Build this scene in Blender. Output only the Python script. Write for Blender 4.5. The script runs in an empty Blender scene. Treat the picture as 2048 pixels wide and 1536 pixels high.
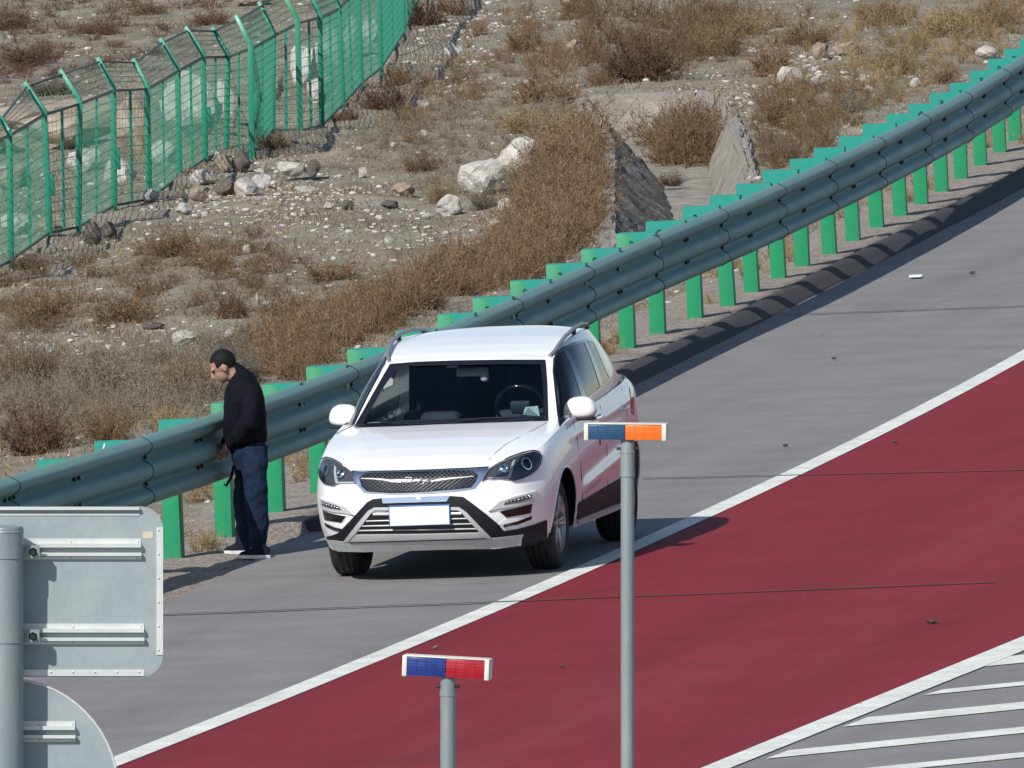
import bpy, bmesh, math, random
import numpy as np
from mathutils import Vector, Matrix
from mathutils.bvhtree import BVHTree
from mathutils.geometry import delaunay_2d_cdt

# ------------------------------------------------------------------ camera, sky, sun, exposure
scene = bpy.context.scene
H_CAM, PITCH, ROLL, FPX = 9.5143, 0.0628, -0.0459, 35945.6
CAM = np.array([0.0, 0.0, H_CAM])
_c, _s = math.cos(PITCH), math.sin(PITCH)
FW = np.array([0, _c, -_s])
_cr, _sr = math.cos(ROLL), math.sin(ROLL)
RT = _cr*np.array([1, 0, 0.]) + _sr*np.array([0, _s, _c])
UP = -_sr*np.array([1, 0, 0.]) + _cr*np.array([0, _s, _c])
cd = bpy.data.cameras.new('camera'); cam = bpy.data.objects.new('camera', cd)
scene.collection.objects.link(cam)
cd.sensor_width = 36.0; cd.lens = FPX/2048*36.0; cd.clip_start = 1.0; cd.clip_end = 3000
cam.matrix_world = Matrix(((RT[0], UP[0], -FW[0], 0), (RT[1], UP[1], -FW[1], 0), (RT[2], UP[2], -FW[2], H_CAM), (0, 0, 0, 1)))
scene.camera = cam

SUN_AZ, SUN_EL = math.radians(31), math.radians(40)      # shadows run away from the camera, to the right
world = bpy.data.worlds.new('World'); scene.world = world; world.use_nodes = True
wn = world.node_tree
sky = wn.nodes.new('ShaderNodeTexSky'); sky.sky_type = 'NISHITA'; sky.sun_disc = False
sky.sun_elevation = SUN_EL; sky.sun_rotation = SUN_AZ + math.pi
sky.altitude = 1100; sky.air_density = 1.0; sky.dust_density = 1.2
bg = wn.nodes['Background']; bg.inputs['Strength'].default_value = 0.115
wn.links.new(sky.outputs[0], bg.inputs[0])
sl = bpy.data.lights.new('sun', 'SUN'); sl.energy = 4.85; sl.angle = math.radians(0.53); sl.color = (1.0, 0.965, 0.91)
sun = bpy.data.objects.new('sun', sl); scene.collection.objects.link(sun)
_tr = Vector((math.sin(SUN_AZ)*math.cos(SUN_EL), math.cos(SUN_AZ)*math.cos(SUN_EL), -math.sin(SUN_EL)))
sun.rotation_euler = _tr.to_track_quat('-Z', 'Y').to_euler(); sun.location = (-30, 60, 60)
vs = scene.view_settings; vs.view_transform = 'Standard'; vs.look = 'None'; vs.exposure = 0.0; vs.gamma = 1.0
scene.cycles.use_denoising = True
scene.cycles.max_bounces = 8; scene.cycles.transparent_max_bounces = 24

# ------------------------------------------------------------------ helpers
COL = scene.collection
rng = np.random.default_rng(7); random.seed(7)

def ray(px, py): return FW + RT*(px-1024)/FPX - UP*(py-768)/FPX
def G(px, py, z=0.0):
    d = ray(px, py); return CAM + d*(z-H_CAM)/d[2]
def AY(px, py, y):
    d = ray(px, py); return CAM + d*y/d[1]
def PX(P):
    P = np.atleast_2d(P)-CAM; f = P@FW
    return np.stack([1024+FPX*(P@RT)/f, 768-FPX*(P@UP)/f], -1)

def tag(o, label=None, cat=None, group=None, kind=None):
    if label: o['label'] = label
    if cat: o['category'] = cat
    if group: o['group'] = group
    if kind: o['kind'] = kind
    return o
def empty(name, loc, rz=0.0, parent=None):
    o = bpy.data.objects.new(name, None); COL.objects.link(o); o.location = loc; o.rotation_euler = (0, 0, rz)
    o.empty_display_size = 0.1
    if parent: o.parent = parent
    return o
def mesh_np(name, V, Fc, smooth=False):
    """V (n,3); Fc (m,k) with k 3 or 4, or a list of faces"""
    me = bpy.data.meshes.new(name)
    if isinstance(Fc, np.ndarray):
        k = Fc.shape[1]; me.vertices.add(len(V)); me.vertices.foreach_set('co', np.asarray(V, dtype=np.float32).ravel())
        me.loops.add(Fc.size); me.loops.foreach_set('vertex_index', Fc.astype(np.int32).ravel())
        me.polygons.add(len(Fc)); me.polygons.foreach_set('loop_start', np.arange(0, Fc.size, k, dtype=np.int32))
        me.polygons.foreach_set('loop_total', np.full(len(Fc), k, dtype=np.int32))
        me.update(calc_edges=True); me.validate()
    else:
        me.from_pydata([tuple(v) for v in V], [], Fc); me.update()
    if smooth: me.polygons.foreach_set('use_smooth', [True]*len(me.polygons))
    return me
def link(name, me, mat=None, parent=None, loc=None):
    o = bpy.data.objects.new(name, me); COL.objects.link(o)
    if mat is not None and len(me.materials) == 0: me.materials.append(mat)
    if parent: o.parent = parent
    if loc is not None: o.location = loc
    return o

class MB:
    def __init__(s): s.v = []; s.f = []
    def add(s, V, Fc):
        b = len(s.v); s.v += [tuple(map(float, p)) for p in V]; s.f += [tuple(int(i)+b for i in f) for f in Fc]; return s
    def box(s, c, d, M=None, taper=1.0):
        x, y, z = d[0]/2, d[1]/2, d[2]/2
        V = [(sx*x*(taper if sz > 0 else 1), sy*y*(taper if sz > 0 else 1), sz*z) for sz in (-1, 1) for sy in (-1, 1) for sx in (-1, 1)]
        if M is not None: V = [M @ Vector(p) for p in V]
        V = [(p[0]+c[0], p[1]+c[1], p[2]+c[2]) for p in V]
        return s.add(V, [(0,2,3,1),(4,5,7,6),(0,1,5,4),(2,6,7,3),(0,4,6,2),(1,3,7,5)])
    def bar(s, a, b, w, h, up=(0, 0, 1)):
        a, b = Vector(a), Vector(b); t = (b-a).normalized(); n = t.cross(Vector(up)).normalized(); u = n.cross(t)
        V = [p + n*sx*w/2 + u*sy*h/2 for p in (a, b) for sx, sy in ((-1,-1),(1,-1),(1,1),(-1,1))]
        return s.add(V, [(3,2,1,0),(4,5,6,7),(0,1,5,4),(1,2,6,5),(2,3,7,6),(3,0,4,7)])
    def tube(s, pts, r, n=8, cap=True, sq=None):
        pts = [Vector(p) for p in pts]; m = len(pts)
        rr = r if hasattr(r, '__len__') else [r]*m
        b = len(s.v); prev = None
        for i, p in enumerate(pts):
            t = (pts[min(i+1, m-1)]-pts[max(i-1, 0)]).normalized()
            if prev is None:
                ref = Vector((0, 0, 1)) if abs(t.z) < .9 else Vector((0, 1, 0))
                u = t.cross(ref).normalized()
            else: u = (prev - t*prev.dot(t)).normalized()
            prev = u; w = t.cross(u)
            q = rr[i] if hasattr(rr[i], '__len__') else (rr[i], rr[i])
            for k in range(n):
                a = 2*math.pi*k/n; s.v.append(tuple(p + u*math.cos(a)*q[0] + w*math.sin(a)*q[1]))
        for i in range(m-1):
            for k in range(n):
                k2 = (k+1) % n; s.f.append((b+i*n+k, b+i*n+k2, b+(i+1)*n+k2, b+(i+1)*n+k))
        if cap:
            s.f.append(tuple(b+k for k in range(n))[::-1]); s.f.append(tuple(b+(m-1)*n+k for k in range(n)))
        return s
    def lathe(s, prof, n=32, axis='Z', c=(0, 0, 0), closed=False):
        b = len(s.v); m = len(prof)
        for k in range(n):
            a = 2*math.pi*k/n
            for r, h in prof:
                p = (r*math.cos(a), r*math.sin(a), h) if axis == 'Z' else (h, r*math.cos(a), r*math.sin(a)) if axis == 'X' else (r*math.sin(a), h, r*math.cos(a))
                s.v.append((p[0]+c[0], p[1]+c[1], p[2]+c[2]))
        for k in range(n):
            k2 = (k+1) % n
            for i in range(m-1 if not closed else m):
                i2 = (i+1) % m; s.f.append((b+k*m+i, b+k2*m+i, b+k2*m+i2, b+k*m+i2))
        return s
    def sphere(s, c, r, nu=16, nv=10, M=None):
        r = r if hasattr(r, '__len__') else (r, r, r)
        V = []; Fc = []
        for j in range(nv+1):
            th = math.pi*j/nv
            for i in range(nu):
                a = 2*math.pi*i/nu; p = Vector((r[0]*math.sin(th)*math.cos(a), r[1]*math.sin(th)*math.sin(a), r[2]*math.cos(th)))
                if M is not None: p = M @ p
                V.append((p[0]+c[0], p[1]+c[1], p[2]+c[2]))
        for j in range(nv):
            for i in range(nu):
                i2 = (i+1) % nu; Fc.append((j*nu+i, (j+1)*nu+i, (j+1)*nu+i2, j*nu+i2))
        return s.add(V, Fc)
    def mesh(s, name, smooth=False, merge=True):
        me = bpy.data.meshes.new(name); me.from_pydata(s.v, [], s.f)
        if merge:
            bm = bmesh.new(); bm.from_mesh(me); bmesh.ops.remove_doubles(bm, verts=bm.verts, dist=1e-5)
            bmesh.ops.recalc_face_normals(bm, faces=bm.faces); bm.to_mesh(me); bm.free()
        me.update()
        if smooth: me.polygons.foreach_set('use_smooth', [True]*len(me.polygons))
        return me
    def build(s, name, mat, parent=None, smooth=False, loc=None, bevel=0.0, seg=2):
        me = s.mesh(name, smooth)
        if bevel > 0:
            bm = bmesh.new(); bm.from_mesh(me)
            es = [e for e in bm.edges if len(e.link_faces) == 2 and e.calc_face_angle(0) > math.radians(35)]
            bmesh.ops.bevel(bm, geom=es, offset=bevel, segments=seg, profile=0.5, affect='EDGES', clamp_overlap=True)
            bm.to_mesh(me); bm.free(); me.update()
            me.polygons.foreach_set('use_smooth', [True]*len(me.polygons))
            try: me.set_sharp_from_angle(angle=math.radians(40))
            except Exception: pass
        elif smooth:
            try: me.set_sharp_from_angle(angle=math.radians(45))
            except Exception: pass
        return link(name, me, mat, parent, loc)

def apply_mods(o):
    dg = bpy.context.evaluated_depsgraph_get(); me = bpy.data.meshes.new_from_object(o.evaluated_get(dg))
    o.modifiers.clear(); o.data = me; return o

# ---- value noise in numpy
def _hash(ix, iy, seed):
    h = (ix.astype(np.int64)*374761393 + iy.astype(np.int64)*668265263 + seed*1442695041) & 0xffffffff
    h = ((h ^ (h >> 13))*1274126177) & 0xffffffff
    return ((h ^ (h >> 16)) & 0xffff)/65535.0
def vnoise(x, y, seed=0):
    x = np.asarray(x, float); y = np.asarray(y, float)
    ix, iy = np.floor(x), np.floor(y); fx, fy = x-ix, y-iy
    fx = fx*fx*(3-2*fx); fy = fy*fy*(3-2*fy)
    a, b, c, d = _hash(ix, iy, seed), _hash(ix+1, iy, seed), _hash(ix, iy+1, seed), _hash(ix+1, iy+1, seed)
    return (a*(1-fx)+b*fx)*(1-fy) + (c*(1-fx)+d*fx)*fy - 0.5

# ------------------------------------------------------------------ materials
def mat_new(name):
    m = bpy.data.materials.new(name); m.use_nodes = True; nt = m.node_tree
    return m, nt, nt.nodes['Principled BSDF']
def _in(b, k, v):
    if k in b.inputs: b.inputs[k].default_value = v
def rgb(c): return (c[0], c[1], c[2], 1.0)
def noise_node(nt, scale, detail=4, rough=0.6, vec=None):
    n = nt.nodes.new('ShaderNodeTexNoise'); n.inputs['Scale'].default_value = scale
    n.inputs['Detail'].default_value = detail; n.inputs['Roughness'].default_value = rough
    if vec is not None: nt.links.new(vec, n.inputs['Vector'])
    return n
def ramp(nt, fac, stops):
    r = nt.nodes.new('ShaderNodeValToRGB'); nt.links.new(fac, r.inputs[0])
    e = r.color_ramp.elements
    while len(e) < len(stops): e.new(0.5)
    for el, (p, c) in zip(e, stops): el.position = p; el.color = rgb(c) if len(c) == 3 else c
    return r
def mix(nt, fac, a, b, mode='MIX'):
    m = nt.nodes.new('ShaderNodeMix'); m.data_type = 'RGBA'; m.blend_type = mode
    for sock, v in ((m.inputs[0], fac), (m.inputs[6], a), (m.inputs[7], b)):
        if hasattr(v, 'is_linked') or hasattr(v, 'links'): nt.links.new(v, sock)
        elif isinstance(v, (int, float)): sock.default_value = v
        else: sock.default_value = rgb(v)
    return m.outputs[2]
def coords(nt, scale=(1, 1, 1), kind='Object'):
    t = nt.nodes.new('ShaderNodeTexCoord'); mp = nt.nodes.new('ShaderNodeMapping')
    mp.inputs['Scale'].default_value = scale; nt.links.new(t.outputs[kind], mp.inputs[0]); return mp.outputs[0]
def bump(nt, b, h, strength=0.3, dist=0.01):
    n = nt.nodes.new('ShaderNodeBump'); n.inputs['Strength'].default_value = strength; n.inputs['Distance'].default_value = dist
    nt.links.new(h, n.inputs['Height']); nt.links.new(n.outputs[0], b.inputs['Normal'])
def lane_coords(nt, k, along, across):
    """coordinates that run with the lane: across it, and stretched along it"""
    t = nt.nodes.new('ShaderNodeTexCoord'); d = nt.nodes.new('ShaderNodeVectorMath'); d.operation = 'DOT_PRODUCT'; d.inputs[1].default_value = (across, -k*across, 0)
    sp = nt.nodes.new('ShaderNodeVectorMath'); sp.operation = 'DOT_PRODUCT'; sp.inputs[1].default_value = (0, along, 0)
    cb = nt.nodes.new('ShaderNodeCombineXYZ'); nt.links.new(t.outputs['Object'], d.inputs[0]); nt.links.new(t.outputs['Object'], sp.inputs[0])
    nt.links.new(d.outputs['Value'], cb.inputs[0]); nt.links.new(sp.outputs['Value'], cb.inputs[1]); return cb.outputs[0]
def simple(name, col, rough=0.5, metal=0.0, var=0.15, scale=8.0, coat=0.0, bumpy=0.0, spec=0.5):
    m, nt, b = mat_new(name); v = coords(nt)
    n = noise_node(nt, scale, 5, 0.65, v)
    lo = tuple(c*(1-var) for c in col); hi = tuple(min(1, c*(1+var)) for c in col)
    r = ramp(nt, n.outputs[0], [(0.3, lo), (0.7, hi)]); nt.links.new(r.outputs[0], b.inputs['Base Color'])
    _in(b, 'Roughness', rough); _in(b, 'Metallic', metal); _in(b, 'Coat Weight', coat); _in(b, 'Coat Roughness', 0.05); _in(b, 'Specular IOR Level', spec)
    if bumpy: bump(nt, b, noise_node(nt, scale*6, 3, 0.6, v).outputs[0], bumpy, 0.01)
    return m
def dusty(name, col, dust, rough=0.45, amount=0.5, scale=6.0, metal=0.0, streak=(1, 1, 1)):
    """paint or metal with uneven dust and grime on it"""
    m, nt, b = mat_new(name); v = coords(nt, streak)
    n = noise_node(nt, scale, 6, 0.7, v); n2 = noise_node(nt, scale*9, 3, 0.7, v)
    r = ramp(nt, n.outputs[0], [(0.42, (0, 0, 0)), (0.75, (amount,)*3)])
    c = mix(nt, r.outputs[0], col, dust)
    c = mix(nt, 0.25, c, n2.outputs[1], 'SOFT_LIGHT')
    nt.links.new(c, b.inputs['Base Color']); _in(b, 'Roughness', rough); _in(b, 'Metallic', metal)
    rr = ramp(nt, n.outputs[0], [(0.3, (rough*0.8,)*3), (0.8, (min(1, rough*1.5),)*3)]); nt.links.new(rr.outputs[0], b.inputs['Roughness'])
    return m

def ground_material():
    m, nt, b = mat_new('stony_soil'); v = coords(nt, kind='Object')
    big = noise_node(nt, 0.35, 5, 0.6, v); mid = noise_node(nt, 2.2, 6, 0.65, v); fine = noise_node(nt, 26, 5, 0.75, v)
    c1 = ramp(nt, mid.outputs[0], [(0.28, (0.120, 0.102, 0.072)), (0.5, (0.225, 0.200, 0.155)), (0.72, (0.36, 0.335, 0.28))])
    c2 = ramp(nt, big.outputs[0], [(0.35, (0.125, 0.104, 0.070)), (0.65, (0.29, 0.268, 0.215))])
    c = mix(nt, 0.45, c1.outputs[0], c2.outputs[0])
    c = mix(nt, 0.55, c, fine.outputs[0], 'OVERLAY')
    vo = nt.nodes.new('ShaderNodeTexVoronoi'); vo.inputs['Scale'].default_value = 22; nt.links.new(v, vo.inputs['Vector'])
    sp = ramp(nt, vo.outputs['Distance'], [(0.16, (1, 1, 1)), (0.26, (0, 0, 0))])
    pn = ramp(nt, noise_node(nt, 1.1, 4, 0.6, v).outputs[0], [(0.48, (0, 0, 0)), (0.62, (1, 1, 1))])
    f = mix(nt, 1.0, sp.outputs[0], pn.outputs[0], 'MULTIPLY')
    c = mix(nt, f, c, (0.46, 0.42, 0.37))
    nt.links.new(c, b.inputs['Base Color']); _in(b, 'Roughness', 0.95); _in(b, 'Specular IOR Level', 0.15)
    return m
def gravel_material():
    m, nt, b = mat_new('verge_gravel'); v = coords(nt)
    vo = nt.nodes.new('ShaderNodeTexVoronoi'); vo.inputs['Scale'].default_value = 45; nt.links.new(v, vo.inputs['Vector'])
    n = noise_node(nt, 3.0, 6, 0.7, v)
    c = ramp(nt, vo.outputs['Color'], [(0.1, (0.13, 0.11, 0.10)), (0.5, (0.25, 0.215, 0.19)), (0.95, (0.44, 0.40, 0.36))])
    c = mix(nt, 0.35, c.outputs[0], ramp(nt, n.outputs[0], [(0.35, (0.15, 0.115, 0.085)), (0.7, (0.36, 0.31, 0.26))]).outputs[0])
    nt.links.new(c, b.inputs['Base Color']); _in(b, 'Roughness', 0.95); _in(b, 'Specular IOR Level', 0.2)
    return m
def concrete_road():
    m, nt, b = mat_new('road_concrete'); v = coords(nt); vs_ = coords(nt, (1.0, 6.0, 1))
    st = lane_coords(nt, 0.185, 0.05, 1.0)
    n1 = noise_node(nt, 1.3, 6, 0.62, v); n2 = noise_node(nt, 60, 4, 0.8, v); n3 = noise_node(nt, 9, 4, 0.7, vs_); n4 = noise_node(nt, 1.4, 4, 0.6, st)
    c = ramp(nt, n1.outputs[0], [(0.3, (0.186, 0.178, 0.175)), (0.7, (0.240, 0.231, 0.226))]).outputs[0]
    c = mix(nt, 0.22, c, n3.outputs[0], 'SOFT_LIGHT'); c = mix(nt, 0.75, c, n2.outputs[0], 'OVERLAY')
    d = ramp(nt, n4.outputs[0], [(0.48, (1, 1, 1)), (0.72, (0.86, 0.855, 0.86))])
    c = mix(nt, 1.0, c, d.outputs[0], 'MULTIPLY')
    vo = nt.nodes.new('ShaderNodeTexVoronoi'); vo.inputs['Scale'].default_value = 5.5; nt.links.new(v, vo.inputs['Vector'])
    spk = ramp(nt, vo.outputs['Distance'], [(0.035, (1, 1, 1)), (0.06, (0, 0, 0))])
    c = mix(nt, spk.outputs[0], c, (0.045, 0.04, 0.04))
    nt.links.new(c, b.inputs['Base Color']); _in(b, 'Roughness', 0.85); _in(b, 'Specular IOR Level', 0.25)
    return m
def red_surface():
    m, nt, b = mat_new('red_surfacing'); v = coords(nt); st = lane_coords(nt, 0.20, 0.035, 0.9); st2 = lane_coords(nt, 0.34, 0.05, 1.6)
    n1 = noise_node(nt, 0.9, 6, 0.62, v); n2 = noise_node(nt, 70, 4, 0.8, v); n4 = noise_node(nt, 1.2, 4, 0.6, st)
    c = ramp(nt, n1.outputs[0], [(0.3, (0.182, 0.013, 0.019)), (0.72, (0.222, 0.019, 0.027))]).outputs[0]
    c = mix(nt, 0.55, c, n2.outputs[0], 'OVERLAY')
    d = ramp(nt, n4.outputs[0], [(0.47, (1, 1, 1)), (0.72, (0.82, 0.80, 0.84))]); c = mix(nt, 1.0, c, d.outputs[0], 'MULTIPLY')
    d2 = ramp(nt, noise_node(nt, 1.0, 5, 0.6, st2).outputs[0], [(0.56, (1, 1, 1)), (0.70, (0.78, 0.78, 0.82))]); c = mix(nt, 1.0, c, d2.outputs[0], 'MULTIPLY')
    du = ramp(nt, noise_node(nt, 0.5, 6, 0.7, st).outputs[0], [(0.5, (0, 0, 0)), (0.75, (0.22, 0.22, 0.22))]); c = mix(nt, du.outputs[0], c, (0.30, 0.16, 0.14))
    vo = nt.nodes.new('ShaderNodeTexVoronoi'); vo.inputs['Scale'].default_value = 9; nt.links.new(v, vo.inputs['Vector'])
    spk = ramp(nt, vo.outputs['Distance'], [(0.05, (1, 1, 1)), (0.09, (0, 0, 0))])
    pick = ramp(nt, noise_node(nt, 2.5, 3, 0.6, v).outputs[0], [(0.45, (0, 0, 0)), (0.6, (1, 1, 1))])
    c = mix(nt, mix(nt, 1.0, spk.outputs[0], pick.outputs[0], 'MULTIPLY'), c, (0.42, 0.20, 0.18))
    vo2 = nt.nodes.new('ShaderNodeTexVoronoi'); vo2.inputs['Scale'].default_value = 3.1; nt.links.new(v, vo2.inputs['Vector'])
    c = mix(nt, ramp(nt, vo2.outputs['Distance'], [(0.02, (1, 1, 1)), (0.04, (0, 0, 0))]).outputs[0], c, (0.05, 0.02, 0.025))
    nt.links.new(c, b.inputs['Base Color']); _in(b, 'Roughness', 0.8); _in(b, 'Specular IOR Level', 0.25)
    return m
def line_paint():
    m, nt, b = mat_new('road_paint'); v = coords(nt)
    n1 = noise_node(nt, 2.5, 6, 0.7, v); n2 = noise_node(nt, 45, 4, 0.8, v)
    c = ramp(nt, n1.outputs[0], [(0.3, (0.56, 0.56, 0.50)), (0.65, (0.80, 0.81, 0.74))]).outputs[0]
    w = ramp(nt, n2.outputs[0], [(0.33, (0.30, 0.27, 0.25)), (0.45, (1, 1, 1))]); c = mix(nt, 0.8, c, w.outputs[0], 'MULTIPLY')
    nt.links.new(c, b.inputs['Base Color']); _in(b, 'Roughness', 0.7); return m
def rock_material(name, a, c_, d):
    m, nt, b = mat_new(name); v = coords(nt)
    n1 = noise_node(nt, 3.2, 7, 0.7, v); n2 = noise_node(nt, 18, 5, 0.75, v)
    c = ramp(nt, n1.outputs[0], [(0.3, a), (0.52, c_), (0.72, d)]).outputs[0]
    c = mix(nt, 0.5, c, n2.outputs[0], 'OVERLAY')
    nt.links.new(c, b.inputs['Base Color']); _in(b, 'Roughness', 0.92); _in(b, 'Specular IOR Level', 0.2)
    bump(nt, b, n2.outputs[0], 0.8, 0.03); return m
def plant_material(name, a, b_, c_):
    m, nt, b = mat_new(name); oi = nt.nodes.new('ShaderNodeObjectInfo'); v = coords(nt)
    n = noise_node(nt, 9, 3, 0.7, v)
    c = ramp(nt, n.outputs[0], [(0.3, a), (0.5, b_), (0.7, c_)]).outputs[0]
    hs = nt.nodes.new('ShaderNodeHueSaturation'); nt.links.new(c, hs.inputs['Color'])
    mr = nt.nodes.new('ShaderNodeMapRange'); nt.links.new(oi.outputs['Random'], mr.inputs[0]); mr.inputs[3].default_value = 0.75; mr.inputs[4].default_value = 1.25
    nt.links.new(mr.outputs[0], hs.inputs['Value'])
    nt.links.new(hs.outputs[0], b.inputs['Base Color']); _in(b, 'Roughness', 0.9); _in(b, 'Specular IOR Level', 0.1); return m
def glass(name, tint, refl=0.9):
    m, nt, b = mat_new(name); nt.nodes.remove(b); out = nt.nodes['Material Output']
    tr = nt.nodes.new('ShaderNodeBsdfTransparent'); tr.inputs[0].default_value = rgb(tint)
    gl = nt.nodes.new('ShaderNodeBsdfGlossy'); gl.inputs['Roughness'].default_value = 0.02; gl.inputs[0].default_value = (refl, refl, refl, 1)
    fr = nt.nodes.new('ShaderNodeFresnel'); fr.inputs[0].default_value = 1.5
    mx = nt.nodes.new('ShaderNodeMixShader'); nt.links.new(fr.outputs[0], mx.inputs[0]); nt.links.new(tr.outputs[0], mx.inputs[1]); nt.links.new(gl.outputs[0], mx.inputs[2])
    nt.links.new(mx.outputs[0], out.inputs[0]); return m

M_GROUND = ground_material(); M_GRAVEL = gravel_material(); M_ROAD = concrete_road(); M_RED = red_surface(); M_LINE = line_paint()
M_KERB = simple('asphalt_kerb', (0.044, 0.041, 0.044), 0.95, var=0.25, scale=14, bumpy=0.6)
M_JOINT = simple('joint_sealant', (0.05, 0.045, 0.045), 0.9, var=.5, scale=3)
M_PITCHSHADE = rock_material('shaded_stone_pitching', (0.075, 0.068, 0.058), (0.15, 0.138, 0.12), (0.42, 0.40, 0.36))  # streaked channel wall stone, darkened to paint in the wall's shade
M_CHANNEL = rock_material('channel_concrete', (0.20, 0.18, 0.155), (0.30, 0.275, 0.24), (0.40, 0.37, 0.33))
M_ROCKW = rock_material('pale_limestone', (0.36, 0.335, 0.295), (0.55, 0.52, 0.475), (0.68, 0.65, 0.60))
M_ROCKT = rock_material('tan_sandstone', (0.22, 0.17, 0.125), (0.36, 0.29, 0.225), (0.47, 0.40, 0.33))
M_ROCKD = rock_material('dark_stone', (0.08, 0.07, 0.065), (0.16, 0.135, 0.12), (0.26, 0.225, 0.20))
M_RUST = plant_material('rusty_twigs', (0.095, 0.060, 0.033), (0.185, 0.122, 0.070), (0.30, 0.212, 0.135))
M_PURP = plant_material('dark_red_twigs', (0.055, 0.033, 0.024), (0.12, 0.072, 0.05), (0.19, 0.125, 0.09))
M_STRAW = plant_material('straw', (0.18, 0.125, 0.058), (0.30, 0.22, 0.115), (0.43, 0.34, 0.20))
M_GREYT = plant_material('grey_twigs', (0.10, 0.085, 0.062), (0.19, 0.165, 0.125), (0.30, 0.265, 0.21))
M_POSTG = dusty('green_post_paint', (0.010, 0.250, 0.105), (0.08, 0.22, 0.14), 0.42, 0.35, 4)
M_POSTT = dusty('teal_block_paint', (0.008, 0.265, 0.205), (0.04, 0.24, 0.20), 0.45, 0.3, 4)
M_BEAM = dusty('beam_green_coating', (0.125, 0.255, 0.235), (0.22, 0.28, 0.255), 0.58, 0.6, 3, streak=(1, 0.35, 1))
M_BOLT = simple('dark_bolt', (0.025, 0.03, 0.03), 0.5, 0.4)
M_FENCE = dusty('fence_green_coating', (0.008, 0.200, 0.110), (0.03, 0.17, 0.15), 0.45, 0.5, 5)
M_WIRE = dusty('fence_wire_coating', (0.015, 0.185, 0.115), (0.05, 0.16, 0.13), 0.5, 0.3, 5)
M_FRAME = simple('fence_frame_dark', (0.018, 0.085, 0.075), 0.5)
M_GALV = dusty('galvanised_pole', (0.235, 0.275, 0.285), (0.33, 0.35, 0.34), 0.45, 0.5, 7, metal=0.25, streak=(1, 1, 0.25))
M_ALU = dusty('aluminium_sheet', (0.285, 0.335, 0.345), (0.42, 0.46, 0.45), 0.5, 0.35, 5, metal=0.15)
M_ALUR = dusty('aluminium_channel', (0.60, 0.63, 0.61), (0.72, 0.73, 0.68), 0.42, 0.3, 5, metal=0.3)
M_BLACKM = simple('painted_black_mark', (0.012, 0.014, 0.014), 0.8)
M_WHITEM = simple('painted_white_mark', (0.75, 0.76, 0.74), 0.8)

# ------------------------------------------------------------------ road alignment (x as a function of distance y)
class Curve:
    def __init__(s, pts, deg=3):
        P = np.array(pts); s.y0, s.y1 = P[:, 1].min(), P[:, 1].max(); s.m = (s.y0+s.y1)/2; s.h = (s.y1-s.y0)/2
        s.c = np.polyfit((P[:, 1]-s.m)/s.h, P[:, 0], deg); s.d = np.polyder(s.c)
    def __call__(s, y):
        y = np.asarray(y, float); yc = np.clip(y, s.y0, s.y1); t = (yc-s.m)/s.h
        return np.polyval(s.c, t) + np.polyval(s.d, t)/s.h*(y-yc)
POST_TOP = [(75,922),(190,885),(318,842),(425,808),(527,770),(615,735),(697,700),(795,663),(877,630),(948,597),(1023,563),(1095,530),(1165,500),(1235,468),(1293,445),(1365,415),(1420,393),(1472,370),(1525,343),(1580,320),(1628,298),(1678,275),(1725,250),(1773,230),(1818,210),(1860,188),(1900,168),(1940,143),(1976,120),(2008,100),(2040,80)]
POST_FOOT = {2:(328,1118),3:(430,1075),4:(533,1040),13:(1239,710),14:(1300,682),15:(1375,650),16:(1441,626),17:(1489,598),18:(1543,570),19:(1590,545),20:(1645,522),21:(1692,493),22:(1740,468),23:(1787,443),24:(1829,420),25:(1870,395),26:(1909,370),27:(1948,342),28:(1987,315),29:(2018,292)}
_k = sorted(POST_FOOT); post_foot = []; post_top = []
for i, t in enumerate(POST_TOP):
    if i in POST_FOOT: f = POST_FOOT[i]
    else: f = (t[0]+np.interp(i, _k, [POST_FOOT[k][0]-POST_TOP[k][0] for k in _k]), t[1]+np.interp(i, _k, [POST_FOOT[k][1]-POST_TOP[k][1] for k in _k]))
    P = G(f[0], f[1], 0.03); post_foot.append(P); post_top.append(AY(t[0], t[1], P[1]))
d0 = post_foot[0]-post_foot[1]; d0 *= 2.0/np.linalg.norm(d0)
d1 = post_foot[-1]-post_foot[-2]; d1 *= 2.0/np.linalg.norm(d1)
for _ in range(2):                                               # the rail runs on a little past both edges of the view
    post_foot.insert(0, post_foot[0]+d0); post_top.insert(0, post_top[0]+d0)
for _ in range(3):
    post_foot.append(post_foot[-1]+d1); post_top.append(post_top[-1]+d1)
post_foot = np.array(post_foot); post_top = np.array(post_top); NP = len(post_foot)
ker = np.array([1, 2, 3, 2, 1.])/9
pad = np.concatenate([[post_foot[0]+d0*2, post_foot[0]+d0], post_foot, [post_foot[-1]+d1, post_foot[-1]+2*d1]])
post_line = np.stack([np.convolve(pad[:, k], ker, 'valid') for k in range(3)], 1)      # smoothed foot line
tang = np.gradient(post_line, axis=0); tang[:, 2] = 0; tang /= np.linalg.norm(tang, axis=1)[:, None]
lat = np.stack([tang[:, 1], -tang[:, 0], 0*tang[:, 0]], 1)                             # towards the road

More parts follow.
